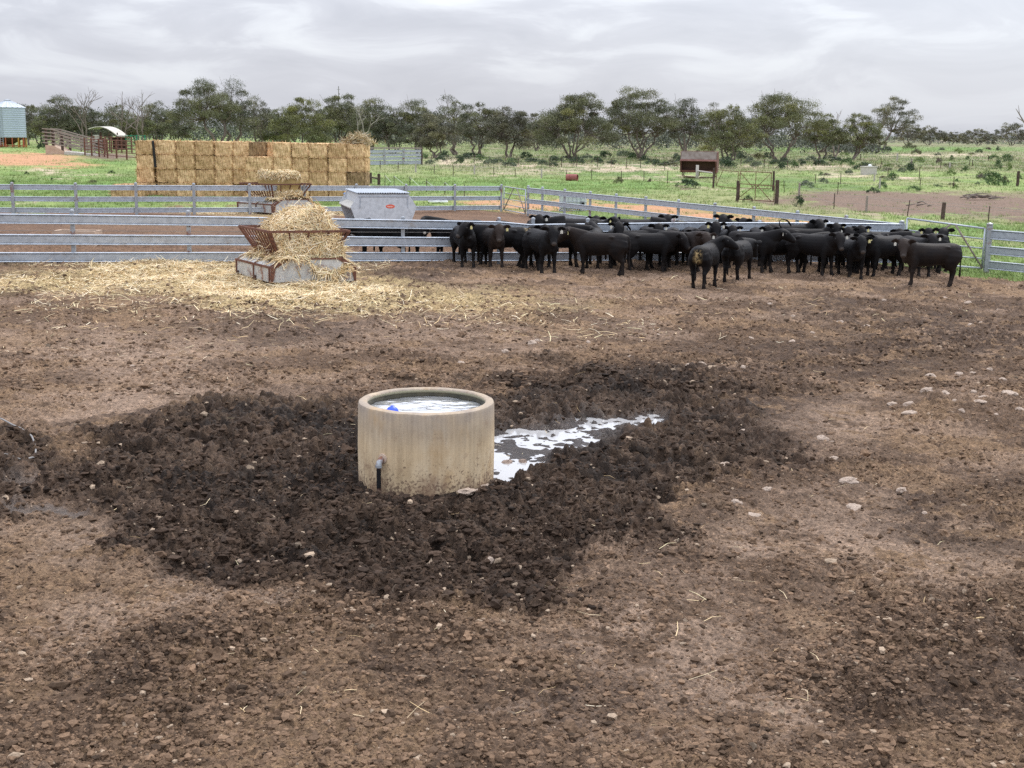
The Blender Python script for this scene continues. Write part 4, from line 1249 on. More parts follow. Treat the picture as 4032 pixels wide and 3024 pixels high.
SHEAR = 0.26
def skew(me):
    for v in me.vertices: v.co.x -= SHEAR * v.co.y
for _c in hay_feeder.children: skew(_c.data)
def hay_pile(name, label, root, core_fn, n, seed, lmin, lmax, wid, fall=0.5, grid=(46, 46)):
    """core surface + straw strands lying on it, as one mesh; core_fn(u, v) -> point"""
    rng = np.random.default_rng(seed)
    us = np.linspace(0, 1, grid[0]); vs = np.linspace(0, 1, grid[1])
    P = np.array([[core_fn(u, v) for v in vs] for u in us])
    idx = np.arange(P.shape[0] * P.shape[1]).reshape(P.shape[:2])
    F = np.stack([idx[:-1, :-1], idx[1:, :-1], idx[1:, 1:], idx[:-1, 1:]], -1).reshape(-1, 4)
    V = P.reshape(-1, 3)
    C = np.tile(np.array([0.40, 0.29, 0.12]), (len(V), 1)) * rng.uniform(0.6, 1.1, (len(V), 1))
    # strands
    ca = np.linalg.norm(np.cross(P[1:, :-1] - P[:-1, :-1], P[:-1, 1:] - P[:-1, :-1]), axis=2); ca[0] = 0
    pick = rng.choice(ca.size, n, p=(ca / ca.sum()).ravel())
    i, j = np.unravel_index(pick, ca.shape)
    a, b = rng.uniform(0, 1, (n, 1)), rng.uniform(0, 1, (n, 1))
    p = P[i, j] * (1 - b) + P[i, j + 1] * b
    tu = P[np.minimum(i + 1, grid[0] - 1), j] - P[i - 1, j]; tv = P[i, j + 1] - P[i, j]
    nn = np.cross(tu, tv); nn /= np.linalg.norm(nn, axis=1, keepdims=True) + 1e-9
    D = rng.normal(size=(n, 3)); D -= nn * (D * nn).sum(1, keepdims=True) * 0.8
    D[:, 2] -= fall; D /= np.linalg.norm(D, axis=1, keepdims=True)
    sgn = np.sign((nn * (p - V.mean(0))).sum(1, keepdims=True)); nn *= sgn
    p = p + nn * rng.uniform(0, 0.05, (n, 1))
    S, SF, SC = strands(rng, p, D, rng.uniform(lmin, lmax, n), rng.uniform(wid * .6, wid * 1.3, n), nn + rng.normal(0, .5, (n, 3)), 0.35)
    V2 = np.vstack([V, S]); F2_ = np.vstack([F, SF + len(V)]); C2 = np.vstack([C, SC])
    me = np_mesh(name, V2, F2_, 'straw', C2)
    skew(me)
    o = link(name, me); o.location = root.location; o.rotation_euler = root.rotation_euler
    tag(o, label, 'hay bale')
    return o
def nz(x, y, z, s):
    return mnoise.noise(Vector((x * s, y * s, z * s)))
def pile1(u, v):
    """broken big bale slumping in the rack: ridge rises to the right, spills over the near end"""
    a = (u - 0.5) * 2; b = v
    x = 0.10 + a * 0.86
    yc = 0.17 + b * 1.70
    # outline height over the plan
    ridge = (1.34 + 0.46 * smooth(-1.05, 0.50, x)) if x < 0.50 else 1.78 - 1.5 * (x - 0.50)
    fx = max(0.0, 1 - abs(a) ** 8)
    fy = min(1.0, max(0.0, (b - 0.0) / 0.20)) ** 0.5 * (1 - max(0, (b - 0.8) / 0.2) ** 2)
    step = 0.0
    h = 0.60 + (ridge - 0.60) * (0.16 + 0.84 * fx) * fy + step * 0.5 * fx
    k = nz(x, yc, h, 2.4) * 0.11 + nz(x, yc, h, 6) * 0.05
    return (0.10 + (x - 0.10) * (0.84 + 0.12 * fx) + k * 0.5, yc + k * 0.7, float(h + k))
hay_pile('hay_bale', 'broken golden hay bale slumped in the rusty rack of the near feeder', hay_feeder, pile1, 13000, 3, 0.14, 0.40, 0.015, 0.45)
def spill1(u, v):
    a = (u - 0.5) * 2
    x = a * 0.90
    y = -0.06 + v * 2.15
    h = 0.60 + 0.13 * math.exp(-((x + 0.2) / 0.8) ** 2) + nz(x, y, 0, 3) * 0.07
    if v < 0.14 and x > -0.2: h -= (0.14 - v) * 3.2 * max(0.0, min(1, (x + 0.2) / 0.25)) * (1 - max(0, (x - 0.55) / 0.4))
    return (x, y - (0.05 if v < 0.1 else 0), h)
s1 = hay_pile('loose_hay', 'loose golden hay filling the base of the near feeder and hanging over its edge', hay_feeder, spill1, 4500, 4, 0.12, 0.40, 0.016, 0.5)
s1['category'] = 'hay'
def box_pile(cx, cy, cz, sx, sy, sz, s=0.05):
    def f(u, v):
        # a cube unrolled: v runs bottom, front ... as angle; u along the height over a rounded box
        th = 2 * math.pi * v; ph = (u - 0.5) * math.pi
        d = Vector((math.cos(th) * math.cos(ph), math.sin(th) * math.cos(ph), math.sin(ph)))
        e = 0.22
        q = Vector([math.copysign(abs(c) ** e, c) if abs(c) > 1e-6 else 0 for c in d])
        p = Vector((q.x * sx, q.y * sy, q.z * sz))
        k = nz(p.x, p.y, p.z, 2.8) * s * 1.4 + nz(p.x, p.y, p.z, 7) * s * 0.7
        return (cx + p.x + k, cy + p.y + k, cz + p.z + k)
    return f
hay_pile('hay_bale', 'square hay bale with a greenish end sitting high in the rear feeder rack', feeder2, box_pile(0.10, 1.05, 1.26, 0.50, 0.80, 0.60), 7000, 5, 0.06, 0.19, 0.022, 0.4, (30, 60))
def spill2(u, v):
    a = (u - 0.5) * 2; x = a * 0.95; y = 0.02 + v * 2.15
    return (x, y, 0.64 + 0.22 * math.exp(-(x / 0.7) ** 2) + nz(x, y, 2, 3) * 0.06)
s2 = hay_pile('loose_hay', 'loose hay heaped in the base of the rear feeder', feeder2, spill2, 2600, 6, 0.12, 0.34, 0.022, 0.4, (24, 24))
s2['category'] = 'hay'

# ------------------------------------------------------------------ galvanised self feeder for grain
def build_grain_feeder():
    c = G(1512, 958)
    o = thing('grain_feeder', 'large galvanised grain self feeder with corrugated lid and red oval sticker', 'grain feeder', c, R(15))
    L = 2.9
    zt, zm, zl = 1.66, 1.23, 0.60
    tw, mw, lw = 0.86, 1.13, 0.90
    def plate(y, nm, mat):
        prof = [(-lw, zl), (-mw, zm), (-tw, zt), (tw, zt), (mw, zm), (lw, zl)]
        vs = [(x, yy, z) for yy in (y - .012, y + .012) for x, z in prof]; n = 6
        MB().add(vs, [tuple(range(n)), tuple(range(2 * n - 1, n - 1, -1))] + [(i, i + n, (i + 1) % n + n, (i + 1) % n) for i in range(n)]).build(nm, mat, o)
    plate(0, 'end_plate', 'feeder_steel'); plate(L, 'end_plate', 'feeder_steel')
    for s in (-1, 1):
        mb = MB()                                   # hopper side, hood over the feeding opening, trough
        mb.add([(s * tw, .012, zt), (s * tw, L - .012, zt), (s * (tw + .02), L - .012, zm + .05), (s * (tw + .02), .012, zm + .05)], [(0, 1, 2, 3)])
        mb.add([(s * (tw + .02), .012, zm + .05), (s * (tw + .02), L - .012, zm + .05), (s * 0.45, L - .012, zl), (s * 0.45, .012, zl)], [(0, 1, 2, 3)])
        mb.build('hopper_side', 'feeder_steel', o)
        MB().add([(s * (tw + .02), .0, zm + .12), (s * (tw + .02), L, zm + .12), (s * (mw + .02), L, zm - .02), (s * (mw + .02), 0, zm - .02),
                  (s * (tw + .02), .0, zm + .10), (s * (tw + .02), L, zm + .10), (s * (mw + .02), L, zm - .05), (s * (mw + .02), 0, zm - .05)], [(0, 1, 2, 3), (7, 6, 5, 4), (0, 3, 7, 4), (1, 5, 6, 2), (2, 6, 7, 3), (0, 4, 5, 1)]).build('hood', 'pale_concrete', o)
        t = MB(); t.box((s * 0.78, L / 2, 0.36), (0.62, L, 0.05)); t.box((s * 1.08, L / 2, 0.50), (0.05, L, 0.30)); t.build('feed_trough', 'rust', o)
    lid = MB(); n = 44; vs = []; t = 0.02
    for y in (-0.06, L + 0.06):
        for i in range(n + 1):
            x = -tw - 0.05 + (2 * tw + 0.10) * i / n
            vs.append((x, y, zt + 0.045 + (0.022 if i % 2 else 0.0)))
    for y in (-0.06, L + 0.06):
        for i in range(n + 1):
            x = -tw - 0.05 + (2 * tw + 0.10) * i / n
            vs.append((x, y, zt + 0.02 + (0.022 if i % 2 else 0.0)))
    m_ = n + 1
    fs = [(i, i + 1, i + 1 + m_, i + m_) for i in range(n)] + [(2 * m_ + i + m_, 2 * m_ + i + 1 + m_, 2 * m_ + i + 1, 2 * m_ + i) for i in range(n)] + [(i + 2 * m_, i + 1 + 2 * m_, i + 1, i) for i in range(n)]
    lid.add(vs, fs); lid.build('lid', 'galvanised', o)
    st = MB()                                       # folded stiffeners on the end plate
    for s in (-1, 1): st.bar((s * 0.80, -0.02, zt - .07), (s * 0.82, -0.02, zm - 0.03), 0.03, 0.02, (0, 1, 0))
    st.bar((-tw, -0.02, zt - .08), (tw, -0.02, zt - .08), 0.015, 0.025)
    st.build('stiffener', 'galvanised_dull', o)
    sk = MB()
    for s in (-1, 1): sk.box((s * 0.75, L / 2, 0.11), (0.14, L + 0.5, 0.22)); sk.box((s * .75, .1, .42), (.09, .09, .5)); sk.box((s * .75, L - .1, .42), (.09, .09, .5))
    sk.build('skid', 'galvanised_stained', o)
    def oval(rx, rz, y, z, nm, mat, par):
        mb = MB(); k = 40
        vs = [(0.22 + rx * math.cos(2 * math.pi * i / k), yy, z + rz * math.sin(2 * math.pi * i / k)) for yy in (y - .002, y + .002) for i in range(k)]
        mb.add(vs, [tuple(range(k)), tuple(range(2 * k - 1, k - 1, -1))] + [(i, i + k, (i + 1) % k + k, (i + 1) % k) for i in range(k)])
        return mb.build(nm, mat, par)
    stk = oval(0.158, 0.066, -0.016, 1.25, 'sticker', 'red_sticker', o)
    pr = MB()                                       # unreadable pale line of lettering on it
    rng = random.Random(2); x = 0.22 - 0.105
    while x < 0.22 + 0.10:
        w = rng.uniform(0.012, 0.022); h = rng.uniform(0.022, 0.030)
        pr.box((x, -0.0195, 1.252 + h / 2 - 0.014), (w * 0.7, 0.002, h)); x += w
    pr.box((0.22, -0.0195, 1.225), (0.15, 0.002, 0.008))
    pr.build('lettering', 'sticker_print', stk)
    return o
build_grain_feeder()
tb = G(1395, 832)
o = MB().lathe([(0.001, 0.0), (0.30, 0.0), (0.34, 0.52), (0.37, 0.53), (0.37, 0.56), (0.30, 0.60), (0.001, 0.62)], n=28).build('drum', 'blue_tarp', None, auto=35)
o.location = tb + Vector((0, -0.8, 0.30)); o.scale = (1.1, 1.1, 1.0)
tag(o, 'low blue lidded tub showing behind the lid of the grain feeder', 'tub')
MBT = MB().box((0, 0, -0.15), (0.9, 0.9, 0.30)).build('crate', 'timber_grey', None, bevel=0.02)
MBT.location = o.location - Vector((0, 0, 0.002)); tag(MBT, 'low grey timber crate carrying the blue tub by the back fence', 'crate')

# pale rectangular trough beyond the near fence
def build_long_trough():
    a = G(98, 1005); b = G(280, 1000)
    o = thing('stock_trough', 'pale rectangular concrete trough behind the near fence at the left', 'trough', a.lerp(b, .5) + Vector((0, 2.6, 0)))
    w, d, h, t = 1.30, 0.75, 0.55, 0.08
    mb = MB(); mb.box((0, -d / 2 + t / 2, h / 2 - .05), (w, t, h)).box((0, d / 2 - t / 2, h / 2 - .05), (w, t, h)).box((-w / 2 + t / 2, 0, h / 2 - .05), (t, d - 2 * t, h)).box((w / 2 - t / 2, 0, h / 2 - .05), (t, d - 2 * t, h))
    mb.build('wall', 'warm_concrete', o)
    MB().box((0, 0, h - 0.20), (w - 2 * t, d - 2 * t, 0.02)).build('water_surface', 'puddle_water', o)
build_long_trough()
# ------------------------------------------------------------------ stack of big square hay bales
def bale_mesh(seed, w=1.14, d=2.3, h=0.90, mat='bale_hay'):
    rng = np.random.default_rng(seed)
    nx, ny, nz_ = 16, 20, 12
    V = []; F = []; base = 0
    def face(fn, n, m_):
        nonlocal base
        for i in range(n + 1):
            for j in range(m_ + 1):
                V.append(fn(i / n - .5, j / m_ - .5))
        for i in range(n):
            for j in range(m_):
                a = base + i * (m_ + 1) + j
                F.append((a, a + m_ + 1, a + m_ + 2, a + 1))
        base += (n + 1) * (m_ + 1)
    face(lambda a, b: (a * w, -d / 2, b * h), nx, nz_); face(lambda a, b: (a * w, d / 2, b * h), nx, nz_)
    face(lambda a, b: (-w / 2, a * d, b * h), ny, nz_); face(lambda a, b: (w / 2, a * d, b * h), ny, nz_)
    face(lambda a, b: (a * w, b * d, h / 2), nx, ny); face(lambda a, b: (a * w, b * d, -h / 2), nx, ny)
    V = np.array(V)
    out = []
    for p in V:
        q = Vector(p)
        # rounded, bulging, with grooves where the twine bites
        ex = abs(q.x) / (w / 2); ez = abs(q.z) / (h / 2); ey = abs(q.y) / (d / 2)
        rnd = 0.045 * (max(0, ex - .8) / .2) ** 2 * (max(0, ez - .75) / .25) ** 2
        bulge = 0.03 * (1 - ex ** 2) * (1 - ez ** 2)
        gro = -0.022 * sum(math.exp(-((q.x / w - g) / 0.022) ** 2) for g in (-0.33, -0.11, 0.11, 0.33))
        k = mnoise.noise(Vector((q.x * 3 + seed, q.y * 3, q.z * 3))) * 0.035 + mnoise.noise(Vector((q.x * 9, q.y * 9 + seed, q.z * 9))) * 0.022
        dirv = Vector((q.x / w * (ex > .98), q.y / d * (ey > .98), q.z / h * (ez > .98)))
        if dirv.length > 0: dirv.normalize()
        q = q + dirv * (k + bulge + (gro if ey > .98 or ez > .98 else 0)) - Vector((q.x, q.y * .4, q.z)) * rnd * 0.9
        out.append(q[:])
    V = np.array(out); F = np.array(F)
    # fringe of straw along the edges
    n = 240
    e_ = rng.uniform(-.5, .5, n)
    P = np.zeros((n, 3)); k = rng.integers(0, 4, n)
    P[:, 0] = np.where(k < 2, e_ * w, np.where(k == 2, -w / 2, w / 2)); P[:, 1] = -d / 2 + rng.uniform(0, .5, n) * (rng.uniform(0, 1, n) > .5)
    P[:, 2] = np.where(k == 0, h / 2, np.where(k == 1, -h / 2, rng.uniform(-.5, .5, n) * h))
    D = rng.normal(size=(n, 3)); D[:, 1] -= .6; D /= np.linalg.norm(D, axis=1, keepdims=True)
    S, SF, _ = strands(rng, P, D, rng.uniform(.06, .2, n), rng.uniform(.012, .026, n), None, .4)
    me = np_mesh('hay_bale', np.vstack([V, S]), np.vstack([F, SF + len(V)]), mat)
    return me
BALE = [bale_mesh(s) for s in range(6)] + [bale_mesh(9, mat='bale_hay_dark')]
ORD = ['first', 'second', 'third', 'fourth', 'fifth', 'sixth', 'seventh', 'eighth', 'ninth']
ROW = ['bottom row', 'second row up', 'third row up', 'top row']
def build_stack():
    rng = random.Random(12)
    gl = G(545, 772); y0 = gl.y
    left_b = [535, 611, 693, 768, 844, 918, 985, 1052, 1125]
    right_b = [968, 1078, 1150, 1218, 1292, 1366, 1438]
    def put(x0, x1, row, front, lab, grp, dark=False):
        w = x1 - x0
        me = BALE[6] if dark else rng.choice(BALE[:6])
        o = link('hay_bale', me)
        o.location = ((x0 + x1) / 2, front + 1.15 + rng.uniform(-.06, .06), gl.z - 0.02 + 0.37 + 0.725 * row)
        o.scale = (w / 1.14 * 0.985, 1, 0.802 + rng.uniform(-.014, .014))
        o.rotation_euler = (rng.uniform(-.02, .02), rng.uniform(-.03, .03), rng.uniform(-.025, .025) + (math.pi if rng.random() < .0 else 0))
        tag(o, lab, 'hay bale', grp)
        return o
    def X(px, front):
        return at_depth(px, 700, front).x
    # the stack stands a little slantwise: its right half is one bale nearer
    fl = y0; fr = y0 - 1.5
    for r in range(4):
        for i in range(8):
            a, b = X(left_b[i], fl), X(left_b[i + 1], fl)
            if i == 0: b -= 0.08
            dark = (i, r) in ((6, 3),)
            put(a, b, r, fl + 0.12 * (7 - i) * 0.3, 'hay bale in left half of stack, %s, %s from left end' % (ROW[r], ORD[i]), 'bales in the left half of the hay stack', dark)
        for i in range(6):
            if r == 3 and i == 0: continue
            a, b = X(right_b[i], fr), X(right_b[i + 1], fr)
            k = 5 - i
            dark = (i == 5 and r == 1)
            lab = 'hay bale in right half of stack, %s, %s from right end' % (ROW[r], ORD[k])
            if dark: lab = 'dark weathered hay bale at the right end of the stack, second row from the ground'
            put(a, b, r, fr, lab, 'bales in the right half of the hay stack', dark)
    # one row behind keeps the stack deep
    o = put(X(432, y0 - 2.2), X(540, y0 - 2.2), 0, y0 - 2.2, 'hay bale lying alone at the left foot of the stack', None)
    o.scale.z = 0.86; o.location.z -= 0.06
    # black plastic sheet hanging in the gap
    g = at_depth(612, 700, y0 - 0.02)
    p = MB().box((0, 0, 0), (0.15, 0.10, 1.4)).build('plastic_sheet', 'black_plastic', None, bevel=0.03)
    p.location = (g.x - 0.03, y0 + 0.02, gl.z + 2.2); p.rotation_euler = (0, R(-4), 0)
    for v in p.data.vertices: v.co.x += mnoise.noise(v.co * 3) * .05
    tag(p, 'black plastic sheet showing in the gap after the first column of bales', 'plastic sheet')
    # ragged loose hay on top of the right end
    rngn = np.random.default_rng(77)
    n = 1200
    cx = X(1405, fr)
    P = np.column_stack([rngn.normal(cx, .36, n), rngn.uniform(fr + .1, fr + 1.8, n), np.zeros(n)])
    hgt = np.exp(-((P[:, 0] - cx) / .8) ** 2)
    P[:, 2] = gl.z + 2.88 + hgt * rngn.uniform(0, .5, n)
    D = rngn.normal(size=(n, 3)); D[:, 2] *= .6; D /= np.linalg.norm(D, axis=1, keepdims=True)
    S, SF, SC = strands(rngn, P, D, rngn.uniform(.15, .4, n), rngn.uniform(.02, .035, n), None, .5)
    me = np_mesh('loose_hay', S, SF, 'straw', SC * .62)
    tag(link('loose_hay', me), 'ragged heap of brownish loose hay on top of the right end of the stack', 'hay')
build_stack()
# ------------------------------------------------------------------ black cattle
def loft(secs, ref, n=14, k_=1.0):
    """closed tube through elliptical sections (centre, half width along ref side, half height)"""
    P = [Vector(s[0]) for s in secs]
    V = []; F = []
    for i, s in enumerate(secs):
        t = (P[min(i + 1, len(P) - 1)] - P[max(i - 1, 0)]).normalized()
        u = (Vector(ref) - t * t.dot(Vector(ref))).normalized(); w = t.cross(u)
        for k in range(n):
            a = 2 * math.pi * k / n
            V.append(P[i] + u * (math.cos(a) * s[1] * k_) + w * (math.sin(a) * s[2] * k_))
    for i in range(len(secs) - 1):
        for k in range(n):
            a = i * n + k; b = i * n + (k + 1) % n
            F.append((a, b, b + n, a + n))
    F.append(tuple(range(n - 1, -1, -1))); F.append(tuple(range((len(secs) - 1) * n, len(secs) * n)))
    return V, F
EYE_ME = None
POS = []; MOVED = {}
def tag_mesh(mat):
    mb = MB(); mb.box((0, 0, -0.045), (0.010, 0.062, 0.075)); mb.box((0, 0, -0.002), (0.010, 0.026, 0.02))
    me = bpy.data.meshes.new('ear_tag'); me.from_pydata(mb.v, [], mb.f); me.materials.append(MATS[mat]); return me
TAG_ME = {'y': tag_mesh('tag_yellow'), 'w': tag_mesh('tag_white')}
_b = bmesh.new(); bmesh.ops.create_uvsphere(_b, u_segments=10, v_segments=8, radius=0.023)
EYE_ME = bpy.data.meshes.new('eye'); _b.to_mesh(EYE_ME); _b.free(); EYE_ME.materials.append(MATS['eye'])

def cow(label, px, py, heading, hy=0.0, hp=48.0, nh=30.0, tail='down', fat=1.0, brown=0.0, scale=1.0, tags='y-', legs=0, patch=None, group='black cattle standing in the yard', seed=0, vox=0.021, at=None, ny=None):
    """px, py: picture position of the ground under the middle of the body; heading 0 = facing right, 90 = away, 270 = at the camera
    hy: head turn to its left; hp: nose down; nh: neck above level; legs: stance"""
    rng = random.Random(seed * 31 + 7)
    mb = MB()
    f = fat
    torso = [((-.83, 0, .95), .06, .09), ((-.795, 0, .95), .16, .18), ((-.71, 0, .93), .225, .245), ((-.58, 0, .90), .262 * f, .280), ((-.40, 0, .88), .262 * f, .288), ((-.18, 0, .862), .272 * f, .298), ((.05, 0, .845), .282 * f, .318),
             ((.26, 0, .848), .265 * f, .324), ((.43, 0, .86), .235, .315), ((.56, 0, .86), .200, .285), ((.66, 0, .875), .155, .215), ((.73, 0, .89), .085, .125)]
    mb.add(*loft(torso, (0, 1, 0), 20))
    ny_ = R(hy * 0.45 if ny is None else ny); nh_ = R(nh + 5)
    n = Vector((math.cos(nh_) * math.cos(ny_), math.cos(nh_) * math.sin(ny_), math.sin(nh_)))
    B = Vector((.50, 0, .985)); P = B + n * 0.44
    hyr, hpr = R(hy), R(hp)
    h = Vector((math.cos(hpr) * math.cos(hyr), math.cos(hpr) * math.sin(hyr), -math.sin(hpr)))
    side = Vector((-math.sin(hyr), math.cos(hyr), 0)); upv = h.cross(side) * -1
    if upv.z < 0: upv = -upv
    mb.add(*loft([(B - n * .24, .17, .29), (B + n * .02 - Vector((0, 0, .03)), .165, .270), (B + n * .24 - Vector((0, 0, .03)), .138, .215), (P - n * .05 - Vector((0, 0, .015)), .118, .162), (P + n * .06, .095, .11)], (-n.y, n.x, 0) if abs(n.x) + abs(n.y) > .1 else (0, 1, 0), 16))
    H = lambda t, u=0.0: P + h * (t * 1.16) + upv * (u * 1.16)
    mb.add(*loft([(H(-.080, .0), .066, .066), (H(-.040, .0), .110, .108), (H(.04, -.008), .130, .130), (H(.115, -.016), .138, .134), (H(.18, -.022), .112, .122), (H(.25, -.026), .084, .102), (H(.31, -.030), .075, .088), (H(.35, -.034), .080, .078), (H(.385, -.036), .076, .066), (H(.41, -.036), .052, .042)], side, 16, 1.12))
    for s in (-1, 1):                                  # brow over each eye, ear, nostril pad
        mb.add(*loft([(H(.07, .035) + side * s * .085, .02, .02), (H(.12, .034) + side * s * .100, .034, .03), (H(.17, .02) + side * s * .085, .02, .02)], upv, 8))
        er = (side * s * 0.96 + Vector((0, 0, .10)) - h * 0.10).normalized()
        E0 = H(-.005, .03) + side * s * .095
        drop = rng.uniform(-.02, .03)
        wv = upv * 0.9 + h * -0.25
        ee = lambda t: E0 + er * t - Vector((0, 0, t * t * (.9 + drop * 6)))
        mb.add(*loft([(ee(-.03), .030, .026), (ee(.04), .050, .024), (ee(.10), .084, .021), (ee(.16), .078, .020), (ee(.21), .044, .018), (ee(.24), .016, .014)], wv, 10))
    st = [(0, 0, 0, 0), (.06, -.07, .05, -.08), (-.05, .08, -.10, .07), (.10, -.02, -.04, .09), (-.02, -.09, .10, .02)][legs % 5]
    for s, d in ((1, st[0]), (-1, st[1])):
        y = s * .150
        mb.add(*loft([((.44, y * .9, .90), .075, .15), ((.45 + d * .15, y, .74), .078, .125), ((.455 + d * .3, y * 1.02, .60), .066, .085), ((.465 + d * .55, y, .46), .047, .056), ((.47 + d * .65, y, .39), .049, .054), ((.468 + d * .8, y, .30), .036, .040), ((.47 + d * .92, y, .15), .034, .037), ((.475 + d, y, .095), .043, .046), ((.49 + d, y, .045), .043, .048), ((.50 + d, y, -.01), .054, .064)], (0, 1, 0), 12, 1.22))
    for s, d in ((1, st[2]), (-1, st[3])):
        y = s * .160
        mb.add(*loft([((-.58, y * .78, .98), .105, .21), ((-.56, y * .98, .82), .125, .235), ((-.54, y * 1.05, .68), .112, .195), ((-.57 + d * .2, y * 1.03, .56), .080, .135), ((-.615 + d * .4, y, .46), .050, .080), ((-.655 + d * .5, y * .98, .405), .043, .058), ((-.650 + d * .6, y * .97, .32), .035, .043), ((-.625 + d * .88, y * .97, .16), .035, .040), ((-.615 + d * .95, y * .97, .10), .044, .048), ((-.60 + d, y * .97, .045), .043, .050), ((-.585 + d, y * .97, -.01), .053, .066)], (0, 1, 0), 12, 1.22))
    # tail
    if tail == 'down':
        tp = [(-.74, 0, 1.10), (-.81, .01, 1.07), (-.85, .015, .95), (-.855, .02, .75), (-.85, .03, .55), (-.85, .035, .42), (-.85, .035, .30), (-.85, .035, .24)]
    elif tail == 'left':
        tp = [(-.74, 0, 1.10), (-.83, .04, 1.12), (-.90, .14, 1.08), (-.93, .26, .92), (-.92, .34, .74), (-.91, .38, .58), (-.91, .40, .46), (-.91, .40, .40)]
    elif tail == 'right':
        tp = [(-.74, 0, 1.10), (-.83, -.04, 1.12), (-.90, -.14, 1.08), (-.93, -.26, .92), (-.92, -.34, .74), (-.91, -.38, .58), (-.91, -.40, .46), (-.91, -.40, .40)]
    else:                                              # swished up over the back
        tp = [(-.74, 0, 1.10), (-.84, .02, 1.14), (-.93, .05, 1.24), (-.95, .10, 1.36), (-.86, .18, 1.42), (-.72, .26, 1.38), (-.62, .32, 1.26), (-.58, .34, 1.18)]
    rr = [.045, .036, .028, .024, .022, .032, .036, .014]
    mb.add(*loft([(p, r, r) for p, r in zip(tp, rr)], (0.03, 1, 0.02), 8))
    for s in (-1, 1): mb.add(*loft([((-.52, s * .16, 1.02), .05, .05), ((-.42, s * .185, 1.055), .07, .055), ((-.28, s * .15, 1.05), .05, .05)], (0, 1, 0), 8))
    # dewlap / brisket
    mb.add(*loft([((.70, 0, .62), .045, .06), ((.66, 0, .70), .085, .10), ((.66, 0, .82), .10, .13), ((.68 + n.x * .1, n.y * .15, .95), .07, .12)], (0, 1, 0), 10))
    me0 = bpy.data.meshes.new('raw'); me0.from_pydata([tuple(v) for v in mb.v], [], mb.f)
    fix_normals(me0)
    tmp = bpy.data.objects.new('raw', me0); COL.objects.link(tmp)
    r_ = tmp.modifiers.new('r', 'REMESH'); r_.mode = 'VOXEL'; r_.voxel_size = vox; r_.use_smooth_shade = True
    s_ = tmp.modifiers.new('s', 'SMOOTH'); s_.factor = 0.5; s_.iterations = 3
    dg = bpy.context.evaluated_depsgraph_get()
    me = bpy.data.meshes.new_from_object(tmp.evaluated_get(dg))
    bpy.data.objects.remove(tmp); bpy.data.meshes.remove(me0)
    me.name = 'cow'
    nv = len(me.vertices)
    co = np.empty(nv * 3, np.float32); me.vertices.foreach_get('co', co); co = co.reshape(-1, 3)
    def setattr_(nm, arr):
        a = me.attributes.new(nm, 'FLOAT', 'POINT'); a.data.foreach_set('value', np.asarray(arr, np.float32))
    mz = np.array(H(.40, -.015)); d = np.linalg.norm(co - mz, axis=1)
    setattr_('muzzle', smooth(.085, .045, d) * 0.9)
    br = brown * (smooth(.35, .75, co[:, 0]) * 0.9 + 0.25)
    setattr_('brown', np.clip(br, 0, 1))
    pa = np.zeros(nv)
    if patch == 'rump':
        pa = smooth(-.70, -.77, co[:, 0]) * (smooth(.15, .02, np.abs(co[:, 1])) * smooth(.62, .82, co[:, 2]) * smooth(1.10, 1.0, co[:, 2]))
    elif patch == 'tailside':
        pa = smooth(-.66, -.74, co[:, 0]) * smooth(.22, .06, np.abs(co[:, 1])) * smooth(.72, .85, co[:, 2]) * .8
    elif patch == 'flank':
        pa = smooth(.26, .12, np.hypot((co[:, 0] - .30), (co[:, 2] - .95) * 1.7)) * 2.0 * (co[:, 1] < 0)
    setattr_('patch', np.clip(pa, 0, 1))
    setattr_('dust', smooth(.42, .12, co[:, 2]) * .8)
    me.polygons.foreach_set('use_smooth', [True] * len(me.polygons))
    me.materials.clear(); me.materials.append(MATS['coat_brown' if brown > 0.45 else 'coat_black'])
    o = link('cow', me)
    g = G(px, py) if at is None else at
    if (px, py) in MOVED: g = MOVED[(px, py)]
    POS.append([(px, py), Vector(g), heading, scale, at is None])
    o.location = (g.x, g.y, gz(g.x, g.y) - 0.015)
    o.rotation_euler = (0, 0, R(heading)); o.scale = (scale * 0.97, scale * 1.02, scale * 0.97)
    tag(o, label, 'cow', group)
    for s, k in zip((-1, 1), tags):
        if k == '-': continue
        er = (side * s * 0.96 + Vector((0, 0, .10)) - h * 0.10).normalized()
        p = H(-.005, .03) + side * s * .095 + er * .125 - Vector((0, 0, .125 ** 2 * .9))
        t = link('ear_tag', TAG_ME['w' if k == 'w' else 'y'], o)
        t.location = p + h * .022 + Vector((0, 0, -.03)); t.rotation_euler = (0, 0, hyr + rng.uniform(-.3, .3)); t.scale = (1.05, 1.05, 1.05)
    for s in (-1, 1):
        e_ = link('eye', EYE_ME, o); e_.location = H(.105, .02) + side * s * .127
    return o
